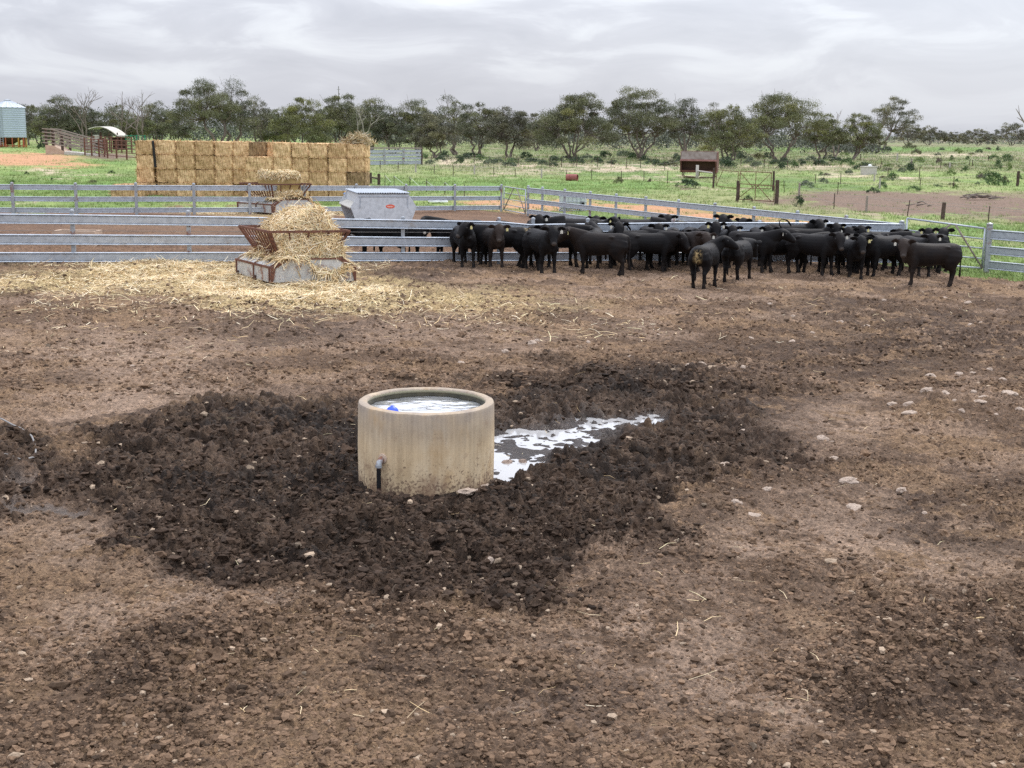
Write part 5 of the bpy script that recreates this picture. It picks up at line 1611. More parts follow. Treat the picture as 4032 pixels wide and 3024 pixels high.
def relax(items, it=120):
    """cattle do not stand inside one another or in the fence"""
    P = [[v.x, v.y] for _, v, _, _, _ in items]
    for n_ in range(it):
        for i, (k, v, hd, sc, fr) in enumerate(items):
            if fr:
                lim = fence_y(P[i][0]) - (0.40 + 0.62 * abs(math.sin(R(hd))))
                if P[i][1] > lim: P[i][1] += (lim - P[i][1]) * 0.5
            else:
                lim = fence_y(P[i][0]) + (0.50 + 0.8 * abs(math.sin(R(hd))))
                P[i][1] += (lim + .25 - P[i][1]) * (0.5 if P[i][1] < lim else 0.12)
            for j in range(i):
                best = None
                for a in (-.55, -.18, .18, .55):
                    for b in (-.55, -.18, .18, .55):
                        ax, ay = P[i][0] + math.cos(R(hd)) * a * sc, P[i][1] + math.sin(R(hd)) * a * sc
                        h2 = items[j][2]; bx, by = P[j][0] + math.cos(R(h2)) * b, P[j][1] + math.sin(R(h2)) * b
                        d = math.hypot(ax - bx, ay - by)
                        if best is None or d < best[0]: best = (d, ax - bx, ay - by)
                if best[0] < 0.52:
                    d = max(best[0], .02); m_ = (0.52 - d) * 0.25
                    ux, uy = best[1] / d, best[2] / d
                    P[i][0] += ux * m_ * .8; P[i][1] += uy * m_; P[j][0] -= ux * m_ * .8; P[j][1] -= uy * m_
    return P
def herd(place=True):
    real = globals()['cow']
    POS.clear()
    if not place:                                     # first pass: only note where each one stands
        def cow(label, px, py, heading, at=None, scale=1.0, **k):
            g = G(px, py) if at is None else at
            POS.append([(px, py), Vector(g), heading, scale, at is None])
        globals()['cow'] = cow
    try:
        herd_list()
    finally:
        globals()['cow'] = real
def herd_list():
    F = 'black cattle bunched against the near fence'
    Bk = 'cattle behind the near fence'
    A = 270.0
    i = [0]
    def c(label, px, py, heading, **k):
        i[0] += 1
        k.setdefault('group', F)
        return cow(label, px, py, heading, seed=i[0], **k)
    # in front of the fence, from the left
    c('black cow at the herd’s left end, head turned to the left', 1866, 1050, 285, hy=-52, nh=34, hp=38, legs=1, scale=1.0, tags='-y')
    c('dark brown chested cow staring at the camera, second from the left end of the herd', 1930, 1049, 290, hy=-18, brown=.8, legs=1, tags='-y', scale=1.0, nh=26)
    c('black cow side on with dung smears on its rump, behind the brown chested one', 1985, 1053, 176, hy=0, tail='left', legs=3, scale=1.02, tags='--', nh=12, patch='tailside')
    c('black cow walking at the camera alone, white tag in one ear', 2120, 1074, 292, hy=-16, legs=1, scale=1.06, tags='-w', nh=30)
    c('black cow side on with its head hidden behind the one walking at the camera', 2226, 1056, 5, hy=0, nh=5, tags='--', scale=1.05, fat=1.08, legs=2)
    c('large black cow side on facing left, standing clear in front of the herd', 2360, 1088, 158, hy=18, hp=36, nh=22, brown=.5, legs=2, scale=1.04, tags='-y')
    c('small black calf facing away, only its back seen over the clear standing cow', 2330, 1052, 82, hy=60, nh=28, tags='-y', scale=1.0)
    c('black cow side on facing right, head lowered beside its neighbour’s rump', 2440, 1054, -8, hy=-62, hp=58, nh=6, ny=-20, tags='--', scale=1.0, fat=1.06, legs=1)
    c('black cow with its tail swished high over its back', 2560, 1068, -4, hy=-30, tail='up', brown=.4, legs=4, tags='--', nh=10, scale=.98)
    c('brown faced cow looking at the camera over a low rump, tag in one ear', 2668, 1072, 312, hy=-30, brown=.95, tags='-w', nh=12, legs=2)
    c('black cow with wide ears and two tags peering over the middle of the herd', 2778, 1050, 275, hy=-5, nh=36, tags='yw', scale=1.02, fat=1.08)
    c('black cow with upright ears beyond the herd, left of the wide eared one', 2624, 1042, 262, hy=10, nh=14, hp=70, tags='y-')
    c('black cow with its ears pricked just left of the wide eared one', 2716, 1042, 270, hy=0, nh=14, hp=68, tags='yy')
    c('black cow seen from behind with yellow dung on its rump, head turned right', 2775, 1132, 66, hy=-74, ny=-42, hp=24, nh=32, patch='rump', fat=1.12, scale=1.0, tags='--', legs=1)
    c('black cow seen from behind with a clean rump, angled away to the right', 2905, 1112, 62, hy=-20, nh=4, hp=60, fat=1.1, scale=.98, tags='--', legs=2)
    c('black cow in profile facing right with a white tag hanging from its ear', 2960, 1078, 322, hy=32, hp=28, nh=24, tags='w-', scale=1.0, legs=1)
    c('black cow side on facing left with dung beside its tail', 3066, 1077, 172, hy=0, nh=6, hp=60, tags='--', patch='tailside', tail='down', legs=3, scale=1.03, fat=1.06)
    c('black cow peering over another’s back between two white tags', 2990, 1052, 276, hy=-4, nh=26, hp=55, tags='ww', scale=.98)
    c('black cow side on against the fence, face to the camera at its right end', 3085, 1034, 352, hy=-70, hp=40, nh=34, tags='-w', scale=1.04, fat=1.06)
    c('black cow with two tags looking out between rumps, tail curled at its left', 3215, 1062, 345, hy=-68, hp=46, nh=36, tags='-y', tail='up', scale=1.02)
    c('dark cow facing the camera with a white tag, front row left of the cream patch', 3205, 1088, 318, hy=-42, hp=50, nh=22, tags='-w', legs=1, brown=.4, scale=1.02)
    c('black cow carrying a cream patch of dried dung on its side', 3300, 1076, 190, hy=30, patch='flank', tags='--', nh=4, scale=1.02)
    c('black cow facing straight out, in front of the cream patched one', 3326, 1086, 272, hy=-2, nh=28, tags='-y', scale=1.0, legs=1)
    c('black cow at the back of the herd, face above the cream patched one', 3372, 1048, 268, hy=4, nh=34, tags='-y', scale=1.02)
    c('black cow at the back with two tags, beside the fence’s end post', 3425, 1052, 300, hy=-20, nh=30, tags='yy')
    c('black cow with lowered head facing left under its neighbours', 3402, 1070, 205, hy=30, hp=52, nh=10, tags='-w', scale=.98)
    c('big black cow with its head turned left and a broad chest', 3470, 1092, 215, hy=12, hp=42, nh=20, tags='-y', legs=1, scale=1.06, fat=1.1)
    c('black cow whose back humps up behind the broad chested one', 3500, 1058, 20, hy=0, nh=-2, hp=60, tags='--', scale=1.02)
    c('black cow with two white tags directly behind the front right cow', 3575, 1085, 282, hy=-14, nh=30, tags='-w', brown=.3, scale=1.02)
    c('black cow with its rump to the gate, body behind the front right cow', 3640, 1088, 168, hy=0, nh=4, hp=58, tags='--', scale=1.02)
    c('black cow with raised head standing before the pipe gate', 3640, 1066, 258, hy=-8, nh=48, hp=30, tags='y-', scale=1.02)
    c('dark brown cow side on at the right end of the herd, face to the camera', 3652, 1133, 183, hy=72, hp=46, nh=24, brown=.85, tags='w-', tail='down', legs=1, scale=1.04, fat=1.05)
    c('black cow face just visible behind the one walking at the camera', 2185, 1046, 268, hy=8, nh=30, tags='-y')
    c('black cow with a white tag looking over the clear standing cow’s rump', 2425, 1046, 262, hy=14, nh=32, tags='w-')
    c('black cow with its head between the high tailed cow and the fence', 2520, 1044, 280, hy=-10, nh=30, tags='-w')
    c('black cow looking out just right of the rump with the yellow dung', 2862, 1050, 266, hy=6, nh=30, tags='-w')
    c('black cow facing out in the second row, left of the cow with lowered head', 3350, 1064, 275, hy=-6, nh=30, tags='w-', brown=.3)
    c('black cow half hidden behind the broad chested one, ears spread', 3520, 1056, 262, hy=8, nh=34, tags='y-')
    # behind the near fence
    def b(label, px, y, heading, **k):
        p = at_depth(px, 960, y); k.setdefault('group', Bk)
        i[0] += 1
        return cow(label, px, -i[0], heading, seed=i[0], at=Vector((p.x, p.y, tz(p.x, p.y))), **k)
    b('black cow with its head in the left opening of the galvanised grain feeder', 1405, 42.0, 25, hy=-10, nh=0, hp=42, tags='-w', scale=.98, legs=1)
    b('black cow side on behind the fence, eating in front of the grain feeder', 1525, 41.0, 175, nh=-6, hp=50, tags='--', scale=1.04, fat=1.08, legs=2)
    b('black cow side on behind the fence, right of the grain feeder', 1625, 41.5, 8, nh=6, hp=50, tags='--', scale=1.0, fat=1.06)
    b('black cow side on behind the fence, left of the herd’s first cow', 1775, 40.5, 182, nh=18, hp=45, hy=-20, tags='--', scale=1.06, fat=1.08, legs=3)
    b('black cow behind the fence whose back shows over the brown chested cow', 1905, 41.5, 4, nh=0, hp=50, tags='--', scale=1.0)
    b('black cow behind the fence with one ear up, over the cow walking at the camera', 2118, 42.0, 275, nh=36, hp=48, tags='-w')
    b('black cow behind the fence at its bend, long back showing over the rail', 2245, 41.7, 178, nh=0, hp=55, tags='--', scale=1.12)
    b('black cow behind the fence with a yellow tag, left of a slim eared one', 2362, 41.9, 300, hy=20, nh=32, hp=45, tags='y-')
    b('black cow behind the fence with slim upright ears and a white tag', 2412, 42.1, 240, hy=20, nh=36, hp=45, tags='w-')
    b('black cow behind the fence, bare back showing over the middle of the rail', 2500, 42.0, 6, nh=0, hp=50, tags='--', scale=1.08)
    b('black cow behind the fence with a white tag and raised poll', 2645, 42.0, 210, hy=40, nh=40, hp=40, tags='-w', scale=1.04)
    b('black cow behind the fence under the slanting rails, ears spread', 2925, 42.2, 200, hy=55, nh=40, hp=38, tags='--', scale=1.06)
    b('black cow behind the fence, last one before the slanting rails meet it', 2995, 42.3, 190, hy=40, nh=36, hp=38, tags='--', scale=1.02)
herd(False)
_P = relax(POS)
for _it, _p in zip(list(POS), _P):
    MOVED[_it[0]] = Vector((_p[0], _p[1], tz(_p[0], _p[1])))
herd(True)
# ------------------------------------------------------------------ things far off in the paddocks
def build_silo(px, label, first=None):
    g = G(px, 580)
    if first is not None:
        return dup(first, g + Vector((-5.4, 5.0, 0)), R(20), label, 'grain silos')
    o = thing('grain_silo', label, 'silo', g, 0, 'grain silos')
    r = 62 / FPX * g.y; zb, ze = 38 / FPX * g.y, 152 / FPX * g.y; za = 180 / FPX * g.y
    prof = []
    n = 14
    for i in range(n):
        z = zb + (ze - zb) * i / n; d = (ze - zb) / n
        prof += [(r, z), (r + .035, z + d * .5), (r, z + d * .96)]
    prof.append((r, ze))
    MB().lathe(prof, n=40).build('wall', 'silo_steel', o, auto=20)
    rf = MB()
    k = 20; vs = []; fs = []
    for i in range(k):                                # ribbed conical roof
        a = 2 * math.pi * i / k
        for da, dz in ((-.02, .06), (.02, .06), (.05, 0), (2 * math.pi / k - .05, 0)):
            vs.append(((r + .12) * math.cos(a + da), (r + .12) * math.sin(a + da), ze - .05 + dz)); vs.append((.5 * math.cos(a + da), .5 * math.sin(a + da), za - .15 + dz))
    m_ = len(vs) // 2
    for i in range(m_): fs.append((2 * i, (2 * i + 2) % (2 * m_), (2 * i + 3) % (2 * m_), 2 * i + 1))
    rf.add(vs, fs); rf.lathe([(.55, za - .2), (.55, za), (.001, za + .12)], n=16)
    rf.build('roof', 'galvanised', o)
    MB().lathe([(r - .05, zb), (.35, .45), (.001, .45)], n=32).build('hopper', 'rust_red', o, smooth=True)
    for i in range(16):
        a = 2 * math.pi * (i + .3) / 16
        MB().box((r * .97 * math.cos(a), r * .97 * math.sin(a), zb / 2), (.16, .16, zb), a).build('leg', 'leg_yellow' if -0.9 < a - 6.28 * (a > 3.14) < 0.25 and i % 2 == 0 else 'leg_red', o)
    rg = MB(); rg.tube([(r * math.cos(t), r * math.sin(t), .25) for t in np.linspace(0, 6.2832, 33)], .05, 6); rg.build('ring', 'leg_red', o)
    ld = MB()
    a = R(-95); cx, cy = (r + .1) * math.cos(a), (r + .1) * math.sin(a)
    for s in (-.22, .22): ld.bar((cx + s, cy, .3), (cx + s, cy, ze), .05, .05)
    z = .6
    while z < ze: ld.bar((cx - .22, cy, z), (cx + .22, cy, z), .03, .03); z += .35
    ld.build('ladder', 'galvanised_dull', o)
    return o
_s = build_silo(40, 'blue grey steel grain silo on red legs, at the left edge')
build_silo(40, 'second grain silo, mostly hidden behind the one at the left edge', _s)

def build_ramp():
    a = G(180, 608); b = G(290, 607); c = G(352, 612)
    o = thing('loading_ramp', 'cattle loading ramp with grey timber rails on a warm concrete base', 'loading ramp', a)
    L = (b - a).length; L2 = (c - a).length
    dx = b.x - a.x; dx2 = c.x - a.x
    w = 3.0
    def wall(pts, y, t, nm, mat):
        n = len(pts)
        vs = [(x, yy, z) for yy in (y, y + t) for x, z in pts]
        MB().add(vs, [tuple(range(n)), tuple(range(2 * n - 1, n - 1, -1))] + [(i, i + n, (i + 1) % n + n, (i + 1) % n) for i in range(n)]).build(nm, mat, o)
    hz = 1.25
    wall([(0, -.2), (dx, -.2), (dx, .45), (dx * .45, hz * .92), (0, hz)], 0, .25, 'base_wall', 'warm_concrete')
    wall([(0, -.2), (dx, -.2), (dx, .45), (dx * .45, hz * .92), (0, hz)], w, .25, 'base_wall', 'warm_concrete')
    wall([(dx + .01, -.2), (dx2, -.2), (dx2, .12), (dx + .01, .42)], 0.02, w, 'ramp_toe', 'pale_concrete')
    wall([(0.02, -.1), (dx, -.1), (dx, .40), (dx * .45, hz * .86), (0.02, hz * .94)], .25, w - .25, 'ramp_fill', 'warm_concrete')
    def top(x): return np.interp(x, [0, dx * .45, dx, dx2], [hz, hz * .92, .45, .1])
    xs = [0.12, dx * .42, dx * .92]
    for y in (0.12, w + .12):
        for x in xs: MB().box((x, y, top(x) + .85), (.30, .22, 2.5)).build('post', 'post_dark', o)
        for i in range(5):
            z = .30 + i * .45
            mb = MB(); mb.bar((-.3, y - .16, hz + z), (dx * .42, y - .16, hz * .92 + z), .08, .15); mb.bar((dx * .42, y - .16, hz * .92 + z), (dx2 * 1.02, y - .16, .10 + z * .80), .08, .15)
            mb.build('rail', 'timber_grey', o)
build_ramp()

def pen(label, P, h, n_rail, mat='rust'):
    root = thing('cattle_pen', label, 'pen fence', P[0], 0, None)
    for i, p in enumerate(P):
        q = p - P[0]
        MB().box((q.x, q.y, q.z + h / 2 - .1), (.16, .16, h + .3)).build('post', mat, root)
    for k in range(n_rail):
        z = h * (k + 1) / n_rail - .08
        MB().tube([(p.x - P[0].x, p.y - P[0].y, p.z - P[0].z + z) for p in P], .045, 6).build('rail', mat, root)
pen('row of rusty pipe pens running from the loading ramp to the hay stack', [G(*p) for p in ((335, 612), (362, 614), (391, 617), (424, 622), (460, 626), (500, 630), (540, 634))], 2.2, 5)
pen('rusty pipe pens standing behind the first row, under the pale shed roof', [G(*p) for p in ((320, 596), (345, 598), (372, 600), (402, 601), (440, 603), (480, 604), (520, 606))], 2.3, 6)
pen('rusty cross pen joining the two rows of pipe pens beside the stack', [G(*p) for p in ((412, 618), (414, 609), (416, 602), (418, 597))], 2.2, 5)
_g = [G(*p) for p in ((497, 590), (518, 590), (540, 590), (572, 591))]
pen('bright green steel panels showing just above the hay stack', _g, 2.35, 7, 'green_paint')

def build_shed():
    a = G(362, 590)
    s = a.y / FPX
    o = thing('shed', 'small open shed with a curved pale roof behind the cattle pens', 'shed', a)
    w = 105 * s; hl = 78 * s; d = 5.0
    vs = []; n = 12
    for t in (0, .12):
        for y in (-.4, d):
            for i in range(n + 1):
                u = i / n
                vs.append((-.3 + u * (w + .3), y, hl - .9 * u * u * 1.15 + .55 * math.sin(u * math.pi) + t))
    m_ = n + 1
    fs = [(i, i + 1, i + 1 + m_, i + m_) for i in range(n)] + [(2 * m_ + i + m_, 2 * m_ + i + 1 + m_, 2 * m_ + i + 1, 2 * m_ + i) for i in range(n)] + [(i + 1, i, i + 2 * m_, i + 1 + 2 * m_) for i in range(n)] + [(i + m_, i + 1 + m_, i + 1 + 3 * m_, i + 3 * m_) for i in range(n)]
    MB().add(vs, fs).build('roof', 'shed_roof', o)
    for x in (0.1, w * .33, w * .66, w - .15):
        for y in (0, d - .3):
            MB().box((x, y, (hl - .5) / 2), (.16, .16, hl - .4)).build('post', 'rust_dark', o)
    MB().box((w * .16, .2, hl - 1.35), (w * .24, .08, 1.0)).build('wall_panel', 'pale_concrete', o)
    MB().box((w * .2, 1.4, .9), (w * .36, 1.6, 1.9)).build('back_panel', 'dark_wood', o)
    MB().box((w * .7, d - .4, 1.0), (w * .5, .08, 2.0)).build('back_panel', 'rust_dark', o)
build_shed()

def build_rusty_feeder():
    c = G(2752, 700); s = c.y / FPX
    o = thing('stock_feeder', 'old rusty red stock feeder with a dark open side, standing on pipe skids', 'stock feeder', c, R(-14))
    L = 3.2; D = 2.0
    zb, z1, z2, z3 = 0.50, 0.95, 1.62, 2.35
    # cross section in (y, z): front is -y
    prof = [(-.72, zb), (-1.12, z2 - .12), (-.86, z2), (-.86, z2 + .05), (-.70, z3 - .1), (-.45, z3), (.45, z3), (.70, z3 - .1), (1.06, z2), (1.12, z1 + .3), (.72, zb)]
    for x in (-L / 2, L / 2):
        n = len(prof); vs = [(xx, y, z) for xx in (x - .02, x + .02) for y, z in prof]
        MB().add(vs, [tuple(range(n)), tuple(range(2 * n - 1, n - 1, -1))] + [(i, i + n, (i + 1) % n + n, (i + 1) % n) for i in range(n)]).build('end_plate', 'rust_red', o)
    def strip(a, b, nm, mat, t=.03):
        vs = [(x, y, z) for x in (-L / 2 + .02, L / 2 - .02) for y, z in (a, b, (b[0], b[1] - t), (a[0], a[1] - t))]
        MB().add(vs, [(0, 1, 2, 3), (7, 6, 5, 4)] + [(i, i + 4, (i + 1) % 4 + 4, (i + 1) % 4) for i in range(4)]).build(nm, mat, o)
    strip((-.45, z3), (.45, z3), 'lid', 'rust_red'); strip((-.86, z2 + .04), (-.60, z3 - .04), 'upper_side', 'rust_pale')
    strip((-1.14, z2 - .10), (-.84, z2 + .03), 'hood', 'rust_red', .05)
    strip((.70, z3 - .08), (1.06, z2), 'back_side', 'rust_red'); strip((1.06, z2), (1.12, z1 + .3), 'back_side', 'rust_red'); strip((1.12, z1 + .3), (.72, zb), 'back_side', 'rust_red')
    strip((-.80, zb + .18), (-.72, zb), 'trough_lip', 'rust_red', .02); strip((-.72, zb + .03), (.72, zb + .03), 'floor', 'rust_dark')
    strip((-.30, zb + .05), (-.62, z2), 'hopper_front', 'rust_dark')
    for x in (-L / 2 + .08, L / 2 - .08):
        MB().bar((x, -.73, zb), (x, -1.12, z2 - .12), .16, .05, (1, 0, 0)).build('side_lip', 'rust_red', o)
    for y in (-.55, .55):
        pts = [(-L / 2 + .2, y, zb), (-L / 2 + .15, y, .18), (-L / 2 + .35, y, .06), (-.2, y, .05), (-.05, y, .2), (-.05, y, zb)]
        MB().tube(pts, .045, 8).build('skid', 'rust', o, smooth=True)
        pts = [(L / 2 - .2, y, zb), (L / 2 - .1, y, .15), (L / 2 - .3, y, .05), (.1, y, .05)]
        MB().tube(pts, .045, 8).build('skid', 'rust', o, smooth=True)
    # strainer post with a pale stay in front of it
    p = G(2744, 708)
    q = MB().tube([(0, 0, -.3), (0, 0, 1.25)], .13, 9).build('strainer_post', 'post_pale', None, smooth=True); q.location = p
    tag(q, 'pale strainer post standing in front of the rusty stock feeder', 'post')
    r_ = G(2803, 716) - p
    MB().tube([(0.05, -.1, .75), (r_.x, r_.y, .72)], .07, 8).build('stay', 'post_pale', q)
build_rusty_feeder()

def build_drum():
    g = G(2252, 713)
    o = MB().lathe([(.001, -.46), (.27, -.46), (.285, -.445), (.285, -.17), (.30, -.155), (.285, -.14), (.285, .14), (.30, .155), (.285, .17), (.285, .445), (.27, .46), (.25, .45), (.25, .35), (.001, .35)], n=28).build('oil_drum', 'drum_red', None, auto=30)
    o.location = g + Vector((0, 0, .27)); o.rotation_euler = (0, R(90), R(-20)); tag(o, 'faded red steel drum lying on its side in the green paddock', 'drum')
build_drum()
def build_tank():
    g = G(3430, 690)
    s = g.y / FPX
    o = thing('concrete_tank', 'square pale concrete tank standing in the weeds, white cap on its lid', 'tank', g, R(12))
    w = 46 * s; h = 30 * s
    MB().box((0, w / 2, h / 2 - .1), (w, w, h + .2)).build('wall', 'pale_concrete', o, bevel=.02)
    MB().box((0, w / 2, h + .05), (w + .1, w + .1, .10)).build('lid', 'pale_concrete', o)
    MB().lathe([(.18, 0), (.18, .12), (.10, .2), (.001, .22)], (.1, w / 2, h + .10), n=14).build('cap', 'white_plastic', o, smooth=True)
build_tank()
def build_ibc():
    g = G(2253, 836)
    o = thing('water_tank', 'white plastic tank in a metal cage lying beside the slanting fence', 'water tank', g, R(-6))
    w, d, h = 1.28, 1.0, .80
    MB().box((0, d / 2, h / 2 + .09), (w, d, h - .12)).build('tank', 'tank_plastic', o, bevel=.09)
    cg = MB()
    for i in range(7):
        x = -w / 2 + w * i / 6; cg.bar((x, -.03, .06), (x, -.03, h), .025, .025); cg.bar((x, d + .03, .06), (x, d + .03, h), .025, .025); cg.bar((x, -.03, h), (x, d + .03, h), .025, .025)
    for z in (.10, .30, .52, .78):
        for y in (-.045, d + .045): cg.bar((-w / 2, y, z), (w / 2, y, z), .025, .025)
        for x in (-w / 2 - .02, w / 2 + .02): cg.bar((x, -.03, z), (x, d + .03, z), .025, .025)
    cg.build('cage', 'galvanised_dull', o)
    MB().box((0, d / 2, .025), (w + .06, d + .06, .07)).build('pallet', 'galvanised_dull', o)
    MB().lathe([(.15, 0), (.15, .05), (.001, .06)], (-.1, d / 2, h + .03), n=14).build('cap', 'white_plastic', o)
    MB().box((w * .38, -.02, .42), (.22, .03, .26)).build('valve', 'black_plastic', o, bevel=.02)
    for px, rr, lab in ((1707, .28, 'white plastic lid lying in the grass behind the back fence, the left one of two'), (1742, .30, 'white plastic lid lying in the grass behind the back fence, the right one of two')):
        g = G(px, 800)
        q = MB().lathe([(.001, .06), (rr * .7, .12), (rr, .05), (rr, -.02)], n=16).build('lid', 'white_plastic', None, smooth=True); q.location = g + Vector((0, 0, .08)); tag(q, lab, 'lid')
build_ibc()
def stick_pile(px0, px1, py, label, seed, n):
    rng = random.Random(seed)
    a, b = G(px0, py), G(px1, py)
    c = a.lerp(b, .5); w = (b - a).length
    mb = MB()
    for i in range(n):
        x = rng.uniform(-.5, .5) * w * .7; y = rng.gauss(0, .35); an = rng.gauss(0, .35); L = rng.uniform(.25, .7) * w * .6
        z = .05 + max(0, .30 * (1 - abs(x) / (w * .4))) * rng.random()
        mb.tube([(x - L / 2 * math.cos(an), y - L / 2 * math.sin(an), z), (x, y, z + rng.uniform(.02, .12)), (x + L / 2 * math.cos(an), y + L / 2 * math.sin(an), z + rng.uniform(-.03, .1))], [rng.uniform(.03, .06), .04, .015], 6)
    o = mb.build('fallen_branch', 'bark', None); o.location = c
    tag(o, label, 'fallen branches')
stick_pile(3770, 3945, 785, 'long low heap of dead branches on the bare brown patch', 3, 22)
stick_pile(3575, 3665, 815, 'thin dead stick lying in front of the heap on the bare brown patch', 5, 4)
# antenna mast behind the trees
g = at_depth(1335, 520, 420)
mst = MB().tube([(0, 0, 0), (0, 0, 17.0)], .12, 6).bar((-.5, 0, 16.0), (.5, 0, 16.0), .1, .1).bar((0, 0, 14.6), (.35, 0, 14.6), .1, .5).build('antenna_mast', 'wire', None)
mst.location = (g.x, g.y, 0); tag(mst, 'thin antenna mast rising behind the trees over the hay stack', 'mast')
# ------------------------------------------------------------------ mallee gums
def leaf_cloud(rng, centers, radii, flat, per, size, hang=0.6):
    """leaf quads through clumps; returns verts, faces, shade position within the crown"""
    P = []; 
    cid = np.repeat(np.arange(len(centers)), per)
    n = len(cid)
    d = rng.normal(size=(n, 3)); d /= np.linalg.norm(d, axis=1, keepdims=True)
    d[:, 2] = np.abs(d[:, 2]) * np.where(rng.uniform(0, 1, n) < .72, 1, -0.7)
    r = rng.uniform(0.25, 1.0, n) ** 0.45
    rad = radii[cid] * rng.uniform(.75, 1.18, n)
    p = centers[cid] + d * (r * rad)[:, None] * np.array([1, 1, flat]) + rng.normal(0, .10, (n, 3)) * rad[:, None]
    # small bites so that the clumps are ragged
    keep = np.array([mnoise.noise(Vector(q * 1.15)) > -0.30 for q in p]) if n < 400000 else np.ones(n, bool)
    p = p[keep]; cid = cid[keep]; n = len(p)
    ax = rng.normal(size=(n, 3)); ax[:, 2] -= hang; ax /= np.linalg.norm(ax, axis=1, keepdims=True)
    sd = np.cross(ax, rng.normal(size=(n, 3))); sd /= np.linalg.norm(sd, axis=1, keepdims=True) + 1e-9
    L = rng.uniform(.7, 1.35, (n, 1)) * size; W = L * rng.uniform(.28, .48, (n, 1))
    V = np.stack([p - ax * L * .5, p + sd * W * .5, p + ax * L * .5, p - sd * W * .5], 1).reshape(-1, 3)
    F = np.arange(n * 4).reshape(n, 4)
    return V, F, cid, p
def tube_pts(a, b, rng, wob, up=0.0, n=6):
    pts = []
    for i in range(n + 1):
        t = i / n
        p = a.lerp(b, t)
        k = math.sin(t * math.pi)
        pts.append(p + Vector((rng.uniform(-1, 1) * wob * k, rng.uniform(-1, 1) * wob * k, up * k + rng.uniform(-.5, .5) * wob * k)))
    return pts
TREE_N = [0]
def gum(label, px, base, top, wpx, stems=3, dense=1.0, low=0.35, lean=0.0, tint=(0.060, 0.074, 0.034), pale=False, group='gum trees in a band behind the paddock', clumps=None, dist=None, flat=0.58, umb=1.0, trunk_px=None):
    TREE_N[0] += 1
    seed = TREE_N[0] * 17 + 3
    rng = np.random.default_rng(seed); pr = random.Random(seed)
    g = G(trunk_px or px, base) if dist is None else at_depth(trunk_px or px, base, dist)
    s = g.y / FPX
    g.z = gz(g.x, g.y) - 0.1
    H = (base - top) * s; W = wpx * s / 2
    cx = (px - (trunk_px or px)) * s
    o = thing('gum_tree', label, 'tree', g, 0, group)
    nc = clumps or int(16 + 26 * dense * min(2.2, W / (H * .45)))
    cs = []; rad = []
    cr = max(0.55, min(1.5, H * .135))
    tries = 0
    while len(cs) < nc and tries < 3000:
        tries += 1
        a = pr.uniform(0, 2 * math.pi); q = math.sqrt(pr.random())
        x = math.cos(a) * q; y = math.sin(a) * q
        env = 1 - .42 * umb * q ** 2.2 + .10 * mnoise.noise(Vector((x * 2 + seed, y * 2, 0)))
        lo = low + .12 * (1 - q)
        t = pr.random() ** .52
        z = lo + (env - lo) * t
        p = Vector((cx + x * W * 1.08 + lean * z * H, y * W * .75, z * H - cr * .35))
        if all((p - c_).length > cr * (.86 if dense > .8 else 1.1) for c_ in cs):
            cs.append(p); rad.append(cr * pr.uniform(.6, 1.35))
    C = np.array([c_[:] for c_ in cs]); Rr = np.array(rad)
    # limbs
    limb = MB()
    roots = []
    r0 = max(.10, H * .022) / math.sqrt(max(stems, 1)) * 1.5
    forks = []
    for k in range(stems):
        a = 2 * math.pi * (k + pr.random() * .6) / stems
        sp = (.30 + .25 * pr.random()) * W if stems > 1 else .05 * W
        b = Vector((math.cos(a) * r0 * 1.2, math.sin(a) * r0 * 1.2, -.2))
        f = Vector((cx * .5 + math.cos(a) * sp + lean * H * .3, math.sin(a) * sp * .7, H * pr.uniform(.30, .46)))
        pts = tube_pts(b, f, pr, .05 * H, -.02 * H, 5)
        limb.tube(pts, [r0 * (1.25 - .6 * i / 5) for i in range(6)], 7)
        forks.append((f, r0 * .62))
    for i, c_ in enumerate(cs):
        f, rr = min(forks, key=lambda t: (t[0] - c_).length + pr.random() * W * .4)
        m_ = f.lerp(c_, .55) + Vector((pr.uniform(-.1, .1) * W, pr.uniform(-.1, .1) * W, -.05 * H))
        pts = tube_pts(f, m_, pr, .03 * H, 0, 3) + tube_pts(m_, c_, pr, .02 * H, .02 * H, 3)[1:]
        n = len(pts)
        limb.tube(pts, [max(.022, rr * (.62 - .54 * j / (n - 1))) for j in range(n)], 5, False)
        for _ in range(3):                            # twigs
            e_ = c_ + Vector((pr.gauss(0, 1), pr.gauss(0, 1), pr.gauss(.2, .6))) * rad[i] * .7
            limb.tube([m_.lerp(c_, .6), m_.lerp(e_, .7), e_], [.035, .024, .014], 4, False)
    limb.build('trunk', 'bark_pale' if pale else 'bark', o, smooth=True)
    size = max(.17, .9 * s * 4.3)
    per = int(max(80, 275 * min(dense, 1.1) * (cr / size / 3.9) ** 2))
    V, F, cid, p = leaf_cloud(rng, C, Rr, flat, per, size)
    base_c = np.array(tint)
    n = len(p)
    clump_v = rng.uniform(.70, 1.30, len(C))[cid]
    yel = np.clip(rng.normal(.35, .35, len(C)), 0, 1)[cid][:, None]
    col = base_c * (1 - yel) + base_c * np.array([1.45, 1.30, .85]) * yel
    col = col * (clump_v * rng.uniform(.6, 1.4, n))[:, None]
    pal = rng.uniform(0, 1, n) < .05
    col[pal] = np.array([.20, .20, .13])
    me = np_mesh('crown', V, F, 'leaf', np.repeat(col, 4, 0))
    link('crown', me, o)
    return o
